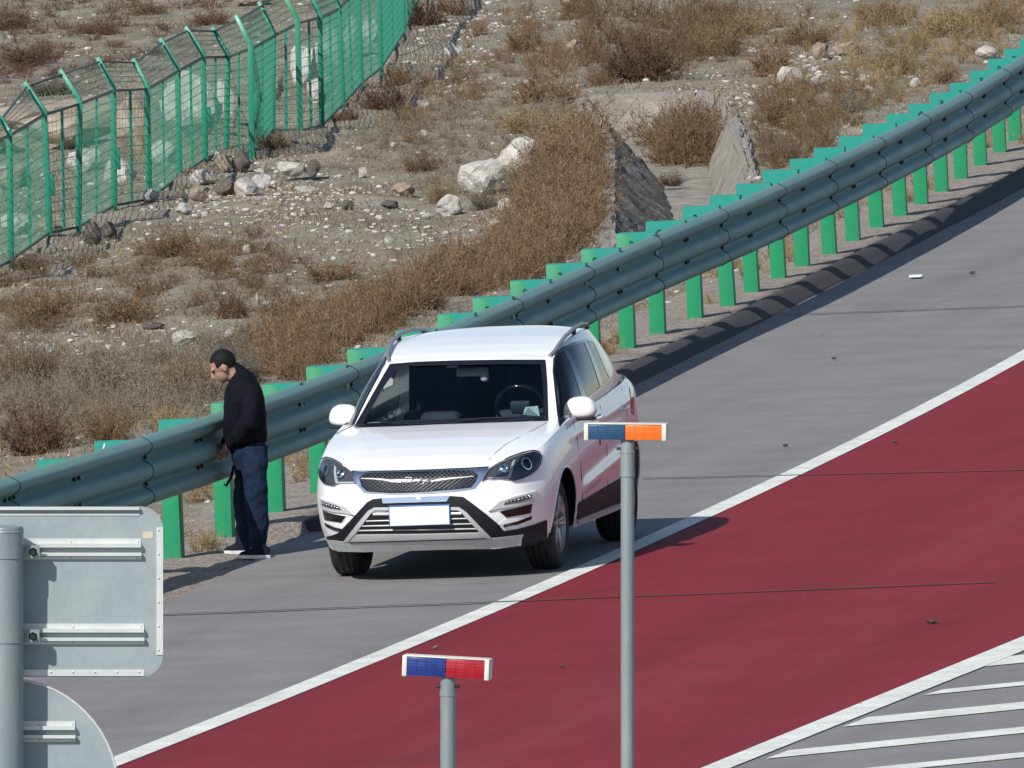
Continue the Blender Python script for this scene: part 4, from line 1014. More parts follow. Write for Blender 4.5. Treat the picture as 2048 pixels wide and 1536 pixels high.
def patch(name, poly, off, mat, parent=car, mirror=False, step=3.0, thick=0.006, smooth=True):
    """plate that follows the car's skin: outline, raised by off and with a rim"""
    v2, fs = cdt(poly, step); V = []; N = []; last = None
    hits = [hit(p[0], p[1]) for p in v2]; ok = [h for h in hits if h]
    for p, h in zip(v2, hits):
        if h is None:
            j = min(range(len(v2)), key=lambda q: 1e9 if hits[q] is None else (v2[q][0]-p[0])**2+(v2[q][1]-p[1])**2); h0 = hits[j]
            d = ray(p[0], p[1]); dl = Vector((d@CEX, d@CEY, d[2])); t = (h0[0]-camL).dot(dl)/dl.dot(dl); h = (camL+dl*t, h0[1])
        V.append(h[0]+h[1]*off); N.append(h[1])
    obs = []
    for sgn in ((1, -1) if mirror else (1,)):
        bm = bmesh.new(); vv = [bm.verts.new((v.x*sgn, v.y, v.z)) for v in V]
        for f in fs:
            try: bm.faces.new([vv[i] for i in (f if sgn > 0 else f[::-1])])
            except ValueError: pass
        bmesh.ops.recalc_face_normals(bm, faces=bm.faces)
        bm.verts.index_update()
        nn = [Vector((n.x*sgn, n.y, n.z)) for n in N]
        be = [e for e in bm.edges if e.is_boundary]; idx = {}
        for e in be:
            for v in e.verts:
                if v.index not in idx: idx[v.index] = bm.verts.new(v.co - nn[v.index]*thick)
        for e in be:
            a, b = e.verts[0].index, e.verts[1].index
            try: bm.faces.new((e.verts[0], e.verts[1], idx[b], idx[a]))
            except (ValueError, KeyError): pass
        me = bpy.data.meshes.new(name); bm.to_mesh(me); bm.free()
        me.polygons.foreach_set('use_smooth', [smooth]*len(me.polygons))
        try: me.set_sharp_from_angle(angle=math.radians(50))
        except Exception: pass
        obs.append(link(name, me, mat, parent))
    return obs if mirror else obs[0]
def A(*pts): return [(630+x/4.096, 880+y/4.096) for x, y in pts]            # front crop
def B(*pts): return [(660+x/3.2, 640+y/3.2) for x, y in pts]                # cabin crop
def Cc(*pts): return [(600+x/2.844, 620+y/2.844) for x, y in pts]

WS = B((408,292),(560,280),(800,272),(1100,268),(1362,270),(1376,400),(1384,560),(1388,632),(1100,640),(700,655),(450,668),(190,678),(250,560),(330,420))
WSo = B((384,282),(560,268),(800,260),(1100,255),(1380,255),(1391,400),(1396,560),(1398,646),(1100,655),(700,668),(450,680),(150,690),(225,560),(310,410))
SW = B((1424,330),(1428,250),(1450,205),(1490,172),(1560,142),(1640,122),(1690,128),(1725,200),(1765,290),(1800,378),(1740,432),(1650,512),(1560,590),(1490,660),(1468,690),(1452,600),(1440,480))
G1 = B((1436,330),(1440,262),(1460,218),(1494,196),(1530,275),(1570,380),(1604,490),(1608,508),(1560,556),(1500,615),(1474,640),(1462,560),(1450,450))
G2 = B((1524,182),(1570,158),(1618,142),(1650,215),(1690,320),(1722,425),(1690,452),(1636,500),(1610,420),(1565,290))
G3 = B((1650,140),(1690,140),(1720,205),(1755,290),(1786,372),(1760,396),(1744,408),(1715,320),(1680,215))
def cut(V, F_, polys, mirror_polys):
    ctr = V[F_].mean(1); e1 = V[F_[:, 1]]-V[F_[:, 0]]; e2 = V[F_[:, 2]]-V[F_[:, 0]]; n = np.cross(e1, e2)
    q = car_px(ctr); k = np.zeros(len(F_), bool)
    front = ctr[:, 1] < 1.3
    for p in polys: k |= inside(p, q[:, 0], q[:, 1]) & front & (np.abs(ctr[:, 0]) < .74) & (abs(n[:, 1]) > abs(n[:, 0])*.6)
    qa = car_px(ctr*np.sign(ctr[:, :1])**np.array([1, 0, 0]))
    side = (np.abs(n[:, 0]) > abs(n[:, 1]))
    for p in mirror_polys: k |= inside(p, qa[:, 0], qa[:, 1]) & side & (np.abs(ctr[:, 0]) > .5)
    rear = (ctr[:, 1] > 2.9) & (np.abs(ctr[:, 0]) < .46) & (ctr[:, 2] > 1.22) & (ctr[:, 2] < 1.45)
    return F_[~(k | rear)], F_[rear]
cabF2, rearF = cut(cabV, cabF, [WS], [G1, G2, G3])
roofF2, _ = cut(roofV, roofF, [WS], [])
def cpart(name, V, F_, mat, parent=car):
    used = np.unique(F_); mp = np.full(len(V), -1); mp[used] = np.arange(len(used))
    me = mesh_np(name, V[used], mp[F_]); bm = bmesh.new(); bm.from_mesh(me); bmesh.ops.remove_doubles(bm, verts=bm.verts, dist=1e-4); bmesh.ops.recalc_face_normals(bm, faces=bm.faces); bm.to_mesh(me); bm.free()
    me.polygons.foreach_set('use_smooth', [True]*len(me.polygons)); return link(name, me, mat, parent)
body = cpart('body', lowV, lowF, M_CAR)
cpart('hood', hoodV, hoodF, M_CAR); cpart('cabin_frame', cabV, cabF2, M_CAR); roof = cpart('roof', roofV, roofF2, M_CAR)
cpart('rear_window', cabV, rearF, M_SIDEG)
patch('windscreen', WS, -0.004, M_WSH, step=7, thick=0.002)
def ring(name, outer, inner, off, mat, mirror=False, step=3.5):
    """band between two outlines, cut into short plates"""
    def dens(p, n):
        L = np.array(p+p[:1]); d = np.concatenate([[0], np.cumsum(np.hypot(*np.diff(L, axis=0).T))]); s = np.linspace(0, d[-1], n, endpoint=False); return np.stack([np.interp(s, d, L[:, k]) for k in (0, 1)], 1)
    n = 150; a = dens(outer, n); b0 = dens(inner, 900)
    b = np.array([b0[((b0-p)**2).sum(1).argmin()] for p in a]); rows = [a, a*.5+b*.5, b]; V = []
    for r_ in rows:
        for p in r_:
            h = hit(*p)
            V.append(tuple(h[0]+h[1]*off) if h else None)
    for i in range(len(V)):
        if V[i] is None:
            j = i
            while V[j] is None: j = (j+1) % len(V)
            V[i] = V[j]
    F_ = [(r_*n+i, r_*n+(i+1) % n, (r_+1)*n+(i+1) % n, (r_+1)*n+i) for r_ in range(2) for i in range(n)]
    for sgn in ((1, -1) if mirror else (1,)):
        me = mesh_np(name, [(v[0]*sgn, v[1], v[2]) for v in V], F_, smooth=True); link(name, me, mat, car)
ring('windscreen_surround', WSo, B((440,300),(560,296),(800,290),(1100,285),(1345,286),(1362,400),(1370,560),(1372,618),(1100,624),(700,640),(450,652),(215,664),(270,560),(345,430)), 0.003, M_GLOSSB)
patch('side_window', G1, 0.002, M_SIDEG, mirror=True, step=5, thick=.004)
patch('side_window', G2, 0.002, M_SIDEG, mirror=True, step=5, thick=.004)
patch('side_window', G3, 0.002, M_SIDEG, mirror=True, step=5, thick=.004)
def band(name, pts, w, off, mat, mirror=True):
    """narrow strip along a line on the skin"""
    P = np.array(pts, float); d = np.gradient(P, axis=0); n = np.stack([-d[:, 1], d[:, 0]], 1); n /= np.linalg.norm(n, axis=1)[:, None]
    L = [tuple(p) for p in P+n*w/2]+[tuple(p) for p in (P-n*w/2)[::-1]]; return patch(name, L, off, mat, mirror=mirror, step=3, thick=.006)
ring('window_trim', SW, B((1436,330),(1440,262),(1460,218),(1494,194),(1570,158),(1640,137),(1682,141),(1712,205),(1750,295),(1786,372),(1735,420),(1640,500),(1560,560),(1500,618),(1476,640),(1462,560),(1450,450)), 0.004, M_GLOSSB, mirror=True)
band('door_pillar', B((1506,188),(1545,275),(1590,395),(1624,506)), 8.5, .005, M_GLOSSB)
band('rear_pillar', B((1634,142),(1665,215),(1705,325),(1734,418)), 6.5, .005, M_GLOSSB)

# front end
chrome = A((300,262),(500,262),(700,258),(900,252),(1100,243),(1300,234),(1422,226),(1395,290),(1352,345),(1310,398),(1200,418),(1050,432),(900,442),(650,447),(500,442),(400,432),(368,395),(330,350))
patch('grille_surround', chrome, .006, M_CHROME, step=4)
gril = A((366,312),(395,290),(430,277),(600,273),(800,268),(1000,260),(1150,254),(1285,258),(1338,290),(1318,345),(1282,390),(1180,405),(1000,420),(800,434),(620,438),(430,424),(386,385))
gr_ = patch('grille', gril, .010, M_GLOSSB, step=4)
# honeycomb bars of the grille, and the chrome wings with the script between them
mb = MB()
gx0, gx1, gy0, gy1 = 718, 958, 944, 988
for sgn in (1, -1):
    for c in np.arange(-80, 320, 9.5):
        seg = []
        for t in np.linspace(0, 1, 10):
            q = (gx0+c+(sgn*(t-.5)*62), gy0+t*(gy1-gy0))
            if poly_in(gril, q):
                h = hit(*q)
                if h: seg.append(h[0]+h[1]*.014)
            else:
                if len(seg) > 1: mb.tube(seg, .0024, 4)
                seg = []
        if len(seg) > 1: mb.tube(seg, .0024, 4)
lat_ = mb.build('grille_lattice', M_LAMPIN, gr_)
def surf_tube(name, pts, r, off, mat, parent=car, n=6):
    P = [hit(*p) for p in pts]; P = [h[0]+h[1]*off for h in P if h]; m = MB().tube(P, r, n); return m.build(name, mat, parent, smooth=True)
surf_tube('grille_wing', A((385,322),(480,326),(560,332),(640,345),(712,352)), [.004,.006,.009,.012,.006], .018, M_SILV)
surf_tube('grille_wing', A((1300,303),(1220,312),(1120,322),(1030,333),(955,345)), [.004,.006,.009,.012,.006], .018, M_SILV)
badge = empty('badge', (0, 0, 0), 0, car)
bx, by, bs = 738, 312, 1.0
for st_ in ([(742,322),(765,316),(800,318),(772,338),(745,354),(772,352),(800,346),(820,334)], [(812,342),(826,330),(820,346),(834,342),(846,330),(842,346),(858,340)], [(858,344),(876,316),(868,346),(880,332),(888,344)], [(890,332),(894,344),(908,330),(892,362),(880,364)], [(906,342),(918,332),(930,336),(922,346),(908,342)]):
    surf_tube('badge_letter', A(*st_), .0036, .022, M_PLATE, badge, 5)
surf_tube('chrome_strip', A((302,256),(500,256),(700,253),(900,247),(1100,238),(1300,229),(1424,221)), .004, .004, M_GLOSSB)
# headlamps
HL = A((1368,338),(1395,290),(1425,243),(1500,198),(1600,152),(1700,117),(1795,96),(1832,108),(1846,150),(1832,208),(1797,258),(1740,298),(1680,324),(1620,337),(1580,320),(1500,314),(1420,322))
for h_ in patch('headlamp', HL, .004, M_LAMPIN, mirror=True, step=4):
    pass
hl_o = [o for o in car.children if o.name.startswith('headlamp')]
def lamp_detail(cx, cy, r, parent_pair, nm='projector', sc=1.0):
    h = hit(cx, cy); c, n = h[0]+h[1]*.006, h[1]
    for sgn, par in zip((1, -1), parent_pair):
        q = Vector((n.x*sgn, n.y, n.z)).to_track_quat('Z', 'Y').to_matrix(); cc = Vector((c.x*sgn, c.y, c.z))
        m = MB().lathe([(r*1.0, 0), (r*1.05, .012), (r*.86, .014), (r*.80, .004)], 24); m.v = [tuple(q @ Vector(v) + cc) for v in m.v]; m.build(nm+'_ring', M_CHROME, par, smooth=True)
        m = MB().lathe([(0.0, .012), (r*.4, .0105), (r*.8, .003)], 20); m.v = [tuple(q @ Vector(v) + cc) for v in m.v]; m.build(nm, M_GLOSSB if sc == 1 else M_CHROME, par, smooth=True)
lamp_detail(*A((1722,200))[0], .046, hl_o); lamp_detail(*A((1545,238))[0], .034, hl_o, 'reflector', 2)
for h_ in hl_o: pass
for p_, nm in ((A((1640,165),(1600,300),(1585,318),(1575,300),(1615,180)), 'lamp_divider'), (A((1410,310),(1570,300),(1585,312),(1420,318)), 'lamp_strip')):
    for o, par in zip(patch(nm, p_, .010, M_SILV, mirror=True, step=4), hl_o): o.parent = par
for o, par in zip(patch('lens', HL, .020, M_LENS, mirror=True, step=5, thick=.014), hl_o): o.parent = par
# lower bumper
patch('bumper_trim', A((100,790),(150,778),(197,757),(300,650),(430,510),(480,484),(560,476),(850,466),(1110,459),(1215,466),(1290,520),(1400,605),(1500,688),(1548,745),(1640,732),(1705,716),(1800,690),(1893,656),(1893,800),(1850,835),(1760,862),(1690,868),(1700,766),(1600,778),(1480,790),(1440,792),(1340,690),(1240,587),(1180,547),(850,548),(490,550),(440,577),(360,670),(290,762),(240,824),(180,815),(110,812)), .010, M_TRIM, step=4, thick=.02)
patch('bumper_frame', A((240,824),(290,762),(360,672),(440,579),(490,552),(850,550),(1180,549),(1240,589),(1340,692),(1442,794),(1420,802),(1388,792),(1200,592),(1170,572),(850,574),(500,574),(470,592),(335,762),(275,828)), .016, M_SILV, step=4, thick=.02)
patch('lower_grille', A((472,594),(850,578),(1190,580),(1290,670),(1372,752),(850,765),(340,770),(400,680)), .004, M_GLOSSB, step=5)
for y0, y1, xl, xr in ((606,600,480,1200), (662,640,425,1250), (702,682,392,1300), (738,722,365,1340)):
    surf_tube('grille_bar', [A((xl+(xr-xl)*t, y0+(y1-y0)*t))[0] for t in np.linspace(0, 1, 14)], .0048 if y0 > 610 else .011, .010, M_SILV)
patch('skid_plate', A((108,812),(180,818),(240,828),(275,830),(340,774),(850,768),(1372,756),(1420,805),(1442,798),(1600,782),(1702,768),(1680,820),(1650,862),(1500,882),(1200,886),(700,898),(400,910),(195,906),(150,870)), .012, M_SILV, step=4, thick=.02)
surf_tube('skid_groove', [A((x, 832-(x-300)*.030))[0] for x in np.linspace(290, 1420, 24)], .006, .012, M_TRIM)
patch('bumper_insert', A((552,478),(850,470),(1108,462),(1080,505),(850,512),(562,520)), .020, M_CHROME, step=4, thick=.012)
patch('fog_recess', A((1415,584),(1505,500),(1640,455),(1815,408),(1830,430),(1800,560),(1765,640),(1730,660),(1540,705),(1500,690),(1560,640),(1500,585)), .003, M_CAR, mirror=True, step=4)
patch('fog_vent', A((1508,584),(1640,556),(1775,522),(1762,598),(1700,610),(1565,632)), .008, M_GLOSSB, mirror=True, step=4)
patch('fog_slit', A((1540,692),(1650,666),(1772,622),(1768,648),(1660,690),(1545,714)), .008, M_GLOSSB, mirror=True, step=4)
patch('running_light', A((1420,580),(1508,504),(1640,462),(1806,420),(1782,505),(1640,540),(1500,562)), .014, M_SILV, mirror=True, step=4, thick=.01)
patch('led_strip', A((1540,528),(1560,500),(1650,474),(1760,446),(1750,480),(1650,508)), .020, M_LAMPIN, mirror=True, step=4, thick=.008)
rl = [o for o in car.children if o.name.startswith('led_strip')]
for k in range(7):
    t = k/6; h = hit(*A((1570+175*t, 508-46*t))[0])
    for sgn, par in zip((1, -1), rl):
        c = h[0]+h[1]*.021; MB().sphere((c.x*sgn, c.y, c.z), .008, 8, 6).build('led', M_CHROME, par, smooth=True)
# number plate, blank
pc = hit(*A((820,617))[0])[0]; pn = hit(*A((820,617))[0])[1]
pl = empty('number_plate', (0, pc.y-.020, pc.z), 0, car)
MB().box((0, 0, 0), (.452, .008, .150)).build('plate_border', M_PBLUE, pl, bevel=.003)
MB().box((0, -.006, -.003), (.436, .005, .134)).build('plate_face', M_PLATE, pl, bevel=.002)
# hood seam, wipers
surf_tube('hood_seam', B((1020,895),(1060,850),(1120,800),(1200,755),(1300,705),(1392,655)), .003, -.0005, M_TRIM)
for pts in (B((830,662),(960,640),(1130,632)), B((330,662),(400,672),(520,678))):
    surf_tube('wiper', pts, [.010,.008,.005], .014, M_TRIM)
# side cladding and sill
patch('side_cladding', Cc((1552,1180),(1560,1128),(1590,1092),(1700,1026),(1830,950),(1870,925),(1872,1060),(1830,1088),(1700,1140),(1575,1190)), .010, M_TRIM, mirror=True, step=4, thick=.02)
patch('sill_strip', Cc((1572,1196),(1700,1146),(1830,1094),(1872,1066),(1872,1082),(1830,1112),(1700,1166),(1580,1212)), .012, M_SILV, mirror=True, step=3, thick=.02)
# door seams on the skin, drawn on both sides
def side_line(name, ys, zs, r=.003, off=.0):
    P = []
    for y, z in zip(ys, zs):
        loc, n, i, d = BV.ray_cast(Vector((2.0, y, z)), Vector((-1, 0, 0)), 3)
        if loc: P.append(loc+Vector((off, 0, 0)))
    for sgn in (1, -1): MB().tube([Vector((p.x*sgn, p.y, p.z)) for p in P], r, 5).build(name, M_TRIM, car)
side_line('door_seam', [.52,.50,.50,.54,.60], [1.02,.9,.7,.5,.36]); side_line('door_seam', [1.52]*5, [1.06,.9,.7,.5,.36]); side_line('door_seam', [2.50,2.45,2.32,2.22,2.15], [1.12,.95,.78,.6,.40]); side_line('door_seam', [.60,1.0,1.5,2.15], [.36,.35,.35,.38])
for y in (1.30, 2.28):
    loc, n, i, d = BV.ray_cast(Vector((2, y, .98)), Vector((-1, 0, 0)), 3)
    for sgn in (1, -1):
        h_ = MB().tube([Vector((sgn*(loc.x-.004), y-.10, .985)), Vector((sgn*(loc.x+.03), y-.07, .987)), Vector((sgn*(loc.x+.034), y, .99)), Vector((sgn*(loc.x+.03), y+.07, .993)), Vector((sgn*(loc.x-.004), y+.10, .995))], .013, 8); h_.build('door_handle', M_CAR, car, smooth=True)
# mirrors
for sgn in (1, -1):
    mt = empty('wing_mirror', (sgn*.885, .70, 1.085), 0, car)
    V = []; m = MB(); Q = Matrix.Rotation(sgn*.18, 3, 'Z')
    for j in range(11):
        th = math.pi*j/10
        for i in range(20):
            a = 2*math.pi*i/20; sx = abs(math.cos(a))**.75*math.copysign(1, math.cos(a)); sz_ = abs(math.sin(a))**.85*math.copysign(1, math.sin(a))
            rr = math.sin(th)**.6; zz = sz_*rr*(.102 if sz_ > 0 else .062)
            V.append(Q @ Vector((sx*rr*.112*(1-.12*(zz > 0)*zz/.102*sgn*math.copysign(1, sx)), -math.cos(th)*-.070*-1, zz)))
    m.add(V, [(j*20+i, j*20+(i+1) % 20, (j+1)*20+(i+1) % 20, (j+1)*20+i) for j in range(10) for i in range(20)])
    m.build('mirror_cap', M_CAR, mt, smooth=True)
    MB().box((0, .004, -.062), (.19, .115, .022)).build('mirror_base', M_TRIM, mt, bevel=.009)
    MB().box((-sgn*.090, .02, -.070), (.085, .05, .03)).build('mirror_arm', M_TRIM, mt, bevel=.009)
    MB().box((0, .072, .005), (.17, .006, .11)).build('mirror_glass', M_CHROME, mt, bevel=.003)
# roof rails
for sgn in (1, -1):
    pts = []
    for y, dz in ((1.04,.000), (1.12,.010), (1.22,.020), (1.4,.030), (1.7,.034), (2.1,.034), (2.40,.030), (2.52,.018), (2.60,.000)):
        k = np.abs(roofE[:, 1]-y)[roofE[:, 0] > .5].argmin(); p = roofE[roofE[:, 0] > .5][k]; pts.append(Vector((sgn*(p[0]-.018), y, p[2]+.010+dz)))
    r_ = MB().tube(pts, [(.014, .010)]*2+[(.017, .014)]*6+[(.012, .01)], 8).build('roof_rail', M_RAIL, car, smooth=True)
    for k in (4, 6): MB().box(tuple(pts[k]-Vector((0, 0, .03))), (.022, .07, .05)).build('rail_foot', M_TRIM, r_, bevel=.005)
# wheels
def wheel(x, y, sgn):
    w = empty('wheel', (x, y, Z_AX-.012), 0, car); hw = .108
    prof = [(.215, -hw*.9), (.235, -hw), (.300, -hw*1.02), (.325, -hw*.86), (RW-.002, -hw*.6), (RW, 0), (RW-.002, hw*.6), (.325, hw*.86), (.300, hw*1.02), (.235, hw), (.215, hw*.9)]
    ty = MB().lathe(prof, 48, 'X').build('tyre', M_TYRE, w, smooth=True)
    for q in (-.045, 0, .045): MB().lathe([(RW+.0005, q-.006), (RW+.0015, q), (RW+.0005, q+.006)], 48, 'X').build('tread_groove', M_GLOSSB, ty)
    rim = MB().lathe([(.222, sgn*hw*.92), (.214, sgn*hw*.97), (.205, sgn*hw*.80), (.195, sgn*hw*.2), (.195, -sgn*hw*.8)], 40, 'X'); ro = rim.build('rim', M_RIM, w, smooth=True)
    for k in range(5):
        for d in (-.13, .13):
            a = 2*math.pi*k/5; p0 = Vector((sgn*hw*.70, .045*math.cos(a+d*1.5), .045*math.sin(a+d*1.5))); p1 = Vector((sgn*hw*.84, .20*math.cos(a+d), .20*math.sin(a+d)))
            MB().bar(p0, p1, .022, .030, (1, 0, 0)).build('spoke', M_RIM, ro, bevel=.005)
    MB().lathe([(0, sgn*hw*.78), (.045, sgn*hw*.76), (.062, sgn*hw*.62)], 20, 'X').build('hub_cap', M_RIM, ro, smooth=True)
    MB().lathe([(.0, sgn*hw*.2), (.15, sgn*hw*.2), (.15, sgn*hw*.05), (0, sgn*hw*.05)], 28, 'X').build('brake_disc', M_SILV, ro, smooth=True)
    MB().lathe([(.0, sgn*.0), (.20, sgn*.0)], 28, 'X').build('rim_back', M_GLOSSB, ro)
for y in (0.0, WB):
    for sgn in (1, -1):
        wheel(sgn*TRK, y, sgn)
        m = MB(); aa = np.linspace(math.radians(-12), math.radians(192), 30); rw_ = R_ARCH+.010
        m.add([(sgn*x_, y+rw_*math.cos(a)*f_, Z_AX+rw_*math.sin(a)*f_) for a in aa for x_, f_ in ((.80, 1), (.50, 1), (.50, .02))], [(3*i+k, 3*i+k+1, 3*i+k+4, 3*i+k+3) for i in range(29) for k in (0, 1)]); m.build('wheel_well', M_TRIM, car)
        pts = []
        for a in np.linspace(math.radians(-8), math.radians(188), 34):
            yy, zz = y+(R_ARCH+.002)*math.cos(a), Z_AX+(R_ARCH+.002)*math.sin(a); loc, n, i, d = BV.ray_cast(Vector((2.0, yy+.004*math.cos(a), zz+.004*math.sin(a))), Vector((-1, 0, 0)), 2)
            if loc and loc.x > .6: pts.append(Vector((sgn*loc.x, yy, zz)))
        MB().tube(pts, .008, 6).build('arch_lip', M_CAR, car, smooth=True)
# floor pan, underbody
MB().box((0, 1.3, .27), (1.52, 3.6, .06)).build('underbody', M_TRIM, car)
MB().box((0, -.62, .45), (1.1, .30, .34)).build('radiator_block', M_TRIM, car)
# interior
MB().box((0, .74, .96), (1.40, .44, .16)).build('dashboard', M_INT, car, bevel=.05, seg=4)
MB().box((0, 1.9, .62), (1.5, 2.7, .55)).build('cabin_floor', M_INT, car)
for x in (-.37, .37):
    se = empty('front_seat', (x, 1.45, .75), 0, car)
    MB().box((0, 0, .22), (.48, .50, .20)).build('cushion', M_SEAT, se, bevel=.06, seg=4)
    MB().box((0, .28, .46), (.46, .16, .60), Matrix.Rotation(-.22, 3, 'X')).build('backrest', M_SEAT, se, bevel=.06, seg=4)
    MB().box((0, .36, .72 if x < 0 else .74), (.27, .10, .19)).build('headrest', M_SEAT, se, bevel=.045, seg=4)
rs = empty('rear_bench', (0, 2.5, .75), 0, car); MB().box((0, 0, .40), (1.26, .16, .50), Matrix.Rotation(-.2, 3, 'X')).build('backrest', M_SEAT, rs, bevel=.06, seg=3)
for x in (-.4, .4): MB().box((x, .06, .66), (.24, .09, .14)).build('headrest', M_SEAT, rs, bevel=.04, seg=3)
sw = empty('steering_wheel', (.37, 1.02, 1.10), 0, car); q = Matrix.Rotation(-1.12, 3, 'X')
m = MB(); ringp = [q @ Vector((.18*math.cos(a), .18*math.sin(a), 0)) for a in np.linspace(0, 2*math.pi, 33)]; m.tube(ringp, .014, 8).build('wheel_rim', M_GLOSSB, sw, smooth=True)
MB().box((0, 0, 0), (.15, .10, .05), q).build('airbag_cover', M_INT, sw, bevel=.02)
im = empty('interior_mirror', (.02, 1.03, 1.368), 0, car); MB().box((0, 0, 0), (.24, .03, .065)).build('mirror_shell', M_SILV, im, bevel=.015); MB().box((0, .018, 0), (.22, .004, .052)).build('mirror_pane', M_CHROME, im)
MB().box((-.13, -.085, .058), (.085, .02, .030)).build('dash_camera', M_PLATE, im, bevel=.005); MB().tube([(0, 0, .03), (0, -.06, .085)], .012, 8).build('stem', M_GLOSSB, im)
MB().sphere((.09, .0, -.04), (.035, .03, .035), 12, 8).build('pendant', M_PLATE, im, smooth=True)
m = MB(); r_ = random.Random(3); vs_ = [(r_.uniform(-.06, .06), r_.uniform(-.04, .04), r_.uniform(0, .075)) for _ in range(14)]
bm = bmesh.new(); [bm.verts.new(v) for v in vs_]; bmesh.ops.convex_hull(bm, input=bm.verts); me = bpy.data.meshes.new('tissue'); bm.to_mesh(me); bm.free()
tis = link('tissue', me, M_PAPER); tis.location = tuple(CO+CEX*.535+CEY*.62+np.array([0, 0, 1.045])); tis.scale = (1.15, 1.1, 1.25); tag(tis, 'crumpled pale green tissue on the car dashboard behind the windscreen', 'tissue')
patch('tail_lamp', Cc((1872,440),(1895,480),(1900,600),(1885,590),(1880,500)), .004, M_REDL, mirror=True, step=4) if hit(*Cc((1888,520))[0]) else None

# ------------------------------------------------------------------ standing person
YP = float(G(505, 1112)[1]); SP = FPX/YP
person = empty('person', tuple(G(500, 1112))); PO = Vector(G(500, 1112))
tag(person, 'person in black jacket and blue jeans standing with bowed head at the guardrail', 'person')
def pp(px, py, dy=0.0): return Vector(AY(px, py, YP+dy)) - PO
def wrinkle(o, strength, scale, name):
    t = bpy.data.textures.new(name, 'CLOUDS'); t.noise_scale = scale; t.noise_depth = 3
    d = o.modifiers.new('d', 'DISPLACE'); d.texture = t; d.strength = strength; d.mid_level = 0.5; d.texture_coords = 'LOCAL'
def fuse(m, name, mat, voxel=0.009, smooth=6, wr=0.0, wsc=0.08):
    me = m.mesh(name, merge=False); o = link(name, me, mat, person)
    r = o.modifiers.new('r', 'REMESH'); r.mode = 'VOXEL'; r.voxel_size = voxel; r.use_smooth_shade = True
    s = o.modifiers.new('s', 'SMOOTH'); s.iterations = smooth; s.factor = 0.5
    if wr: wrinkle(o, wr, wsc, name)
    apply_mods(o); o.data.materials.clear(); o.data.materials.append(mat)
    o.data.polygons.foreach_set('use_smooth', [True]*len(o.data.polygons)); return o
M_SKIN = simple('skin', (0.33, 0.19, 0.135), 0.6, var=0.1)
M_HAIR = simple('dark_hair', (0.008, 0.007, 0.007), 0.7, var=0.4, scale=60, spec=0.2)
M_JACK = simple('black_jacket', (0.0045, 0.005, 0.009), 0.85, var=0.25, scale=12, spec=0.12)
M_JEAN = simple('blue_jeans', (0.010, 0.021, 0.046), 0.9, var=0.4, scale=9, spec=0.15)
M_SHOE = simple('dark_shoe', (0.006, 0.007, 0.016), 0.8, spec=.2)
M_SOLE = simple('white_sole', (0.66, 0.67, 0.68), 0.6)
def px_(v): return v/SP
# body: head, neck, trunk, arms with hands, legs
b = MB()
hc = pp(446, 733); RX = Matrix.Rotation(math.radians(-30), 3, 'Y')            # head bowed towards the left of the picture
def hd(f, s, u): return hc + RX @ Vector((-f, s, u))                          # forward, sideways, up in the head's own axes
QX = RX
b.sphere(hd(-.010, 0, .022), (.098, .077, .096), 20, 14, QX)
b.sphere(hd(.030, 0, -.038), (.062, .058, .072), 18, 12, QX)
b.sphere(hd(.055, 0, -.080), (.030, .032, .026), 12, 8, QX)                    # chin
b.tube([hd(.086, 0, .012), hd(.104, 0, -.018), hd(.112, 0, -.030), hd(.092, 0, -.040)], [.010, .013, .015, .010], 8)      # nose
for s in (-1, 1):
    b.sphere(hd(-.005, s*.078, -.012), (.020, .010, .032), 10, 8, QX)
    b.sphere(hd(.080, s*.034, .020), (.016, .028, .010), 10, 8, QX)            # brow
b.sphere(hd(.086, 0, -.058), (.012, .024, .008), 10, 6, QX)
b.tube([hd(-.02, 0, -.03), pp(470, 752), pp(484, 768), pp(487, 800)], [.052, .054, .060, .09], 14)
b.tube([pp(487, 775), pp(489, 815), pp(490, 855), pp(492, 900)], [(.09, .15), (.11, .15), (.11, .14), (.10, .14)], 18)
ARM = [(-.185, [(503, 778, -.16), (503, 812, -.24), (499, 846, -.25), (478, 872, -.19), (456, 894, -.07)]), (.185, [(490, 776, .16), (488, 812, .24), (485, 846, .25), (468, 872, .18), (451, 893, .06)])]
for d_, P in ARM: b.tube([pp(*q) for q in P], [.05, .045, .042, .036, .027], 12)
for d_, P in ARM:                                                              # hands meet in front of the body
    w = pp(*P[-1]); s = -1 if d_ < 0 else 1; dirv = (pp(440, 908, s*.02)-w).normalized(); side = Vector((0, 1, 0)); up = dirv.cross(side).normalized()
    b.tube([w-dirv*.02, w+dirv*.03, w+dirv*.075], [(.026, .026), (.034, .018), (.036, .015)], 10)
    for k, L in enumerate((.058, .066, .062, .048)):
        o_ = w+dirv*.07+up*((k-1.5)*.018); cv = -side*s
        b.tube([o_, o_+dirv*L*.45+cv*.004, o_+dirv*L*.75+cv*.016, o_+dirv*L*.85+cv*.034], [.0095, .009, .0085, .007], 7)
    o_ = w+dirv*.025+up*.026; b.tube([o_, o_+dirv*.028+up*.020, o_+dirv*.058+up*.018], [.011, .0105, .008], 7)
LEG = [(-.09, [(505, 893, -.09), (510, 955, -.10), (513, 1008, -.10), (518, 1055, -.10), (515, 1096, -.08)]), (.09, [(498, 893, .09), (494, 955, .11), (489, 1008, .15), (492, 1050, .20), (486, 1092, .24)])]
for d_, P in LEG: b.tube([pp(*q) for q in P], [.085, .075, .058, .052, .038], 12)
body_p = fuse(b, 'body', M_SKIN, 0.007, 4)
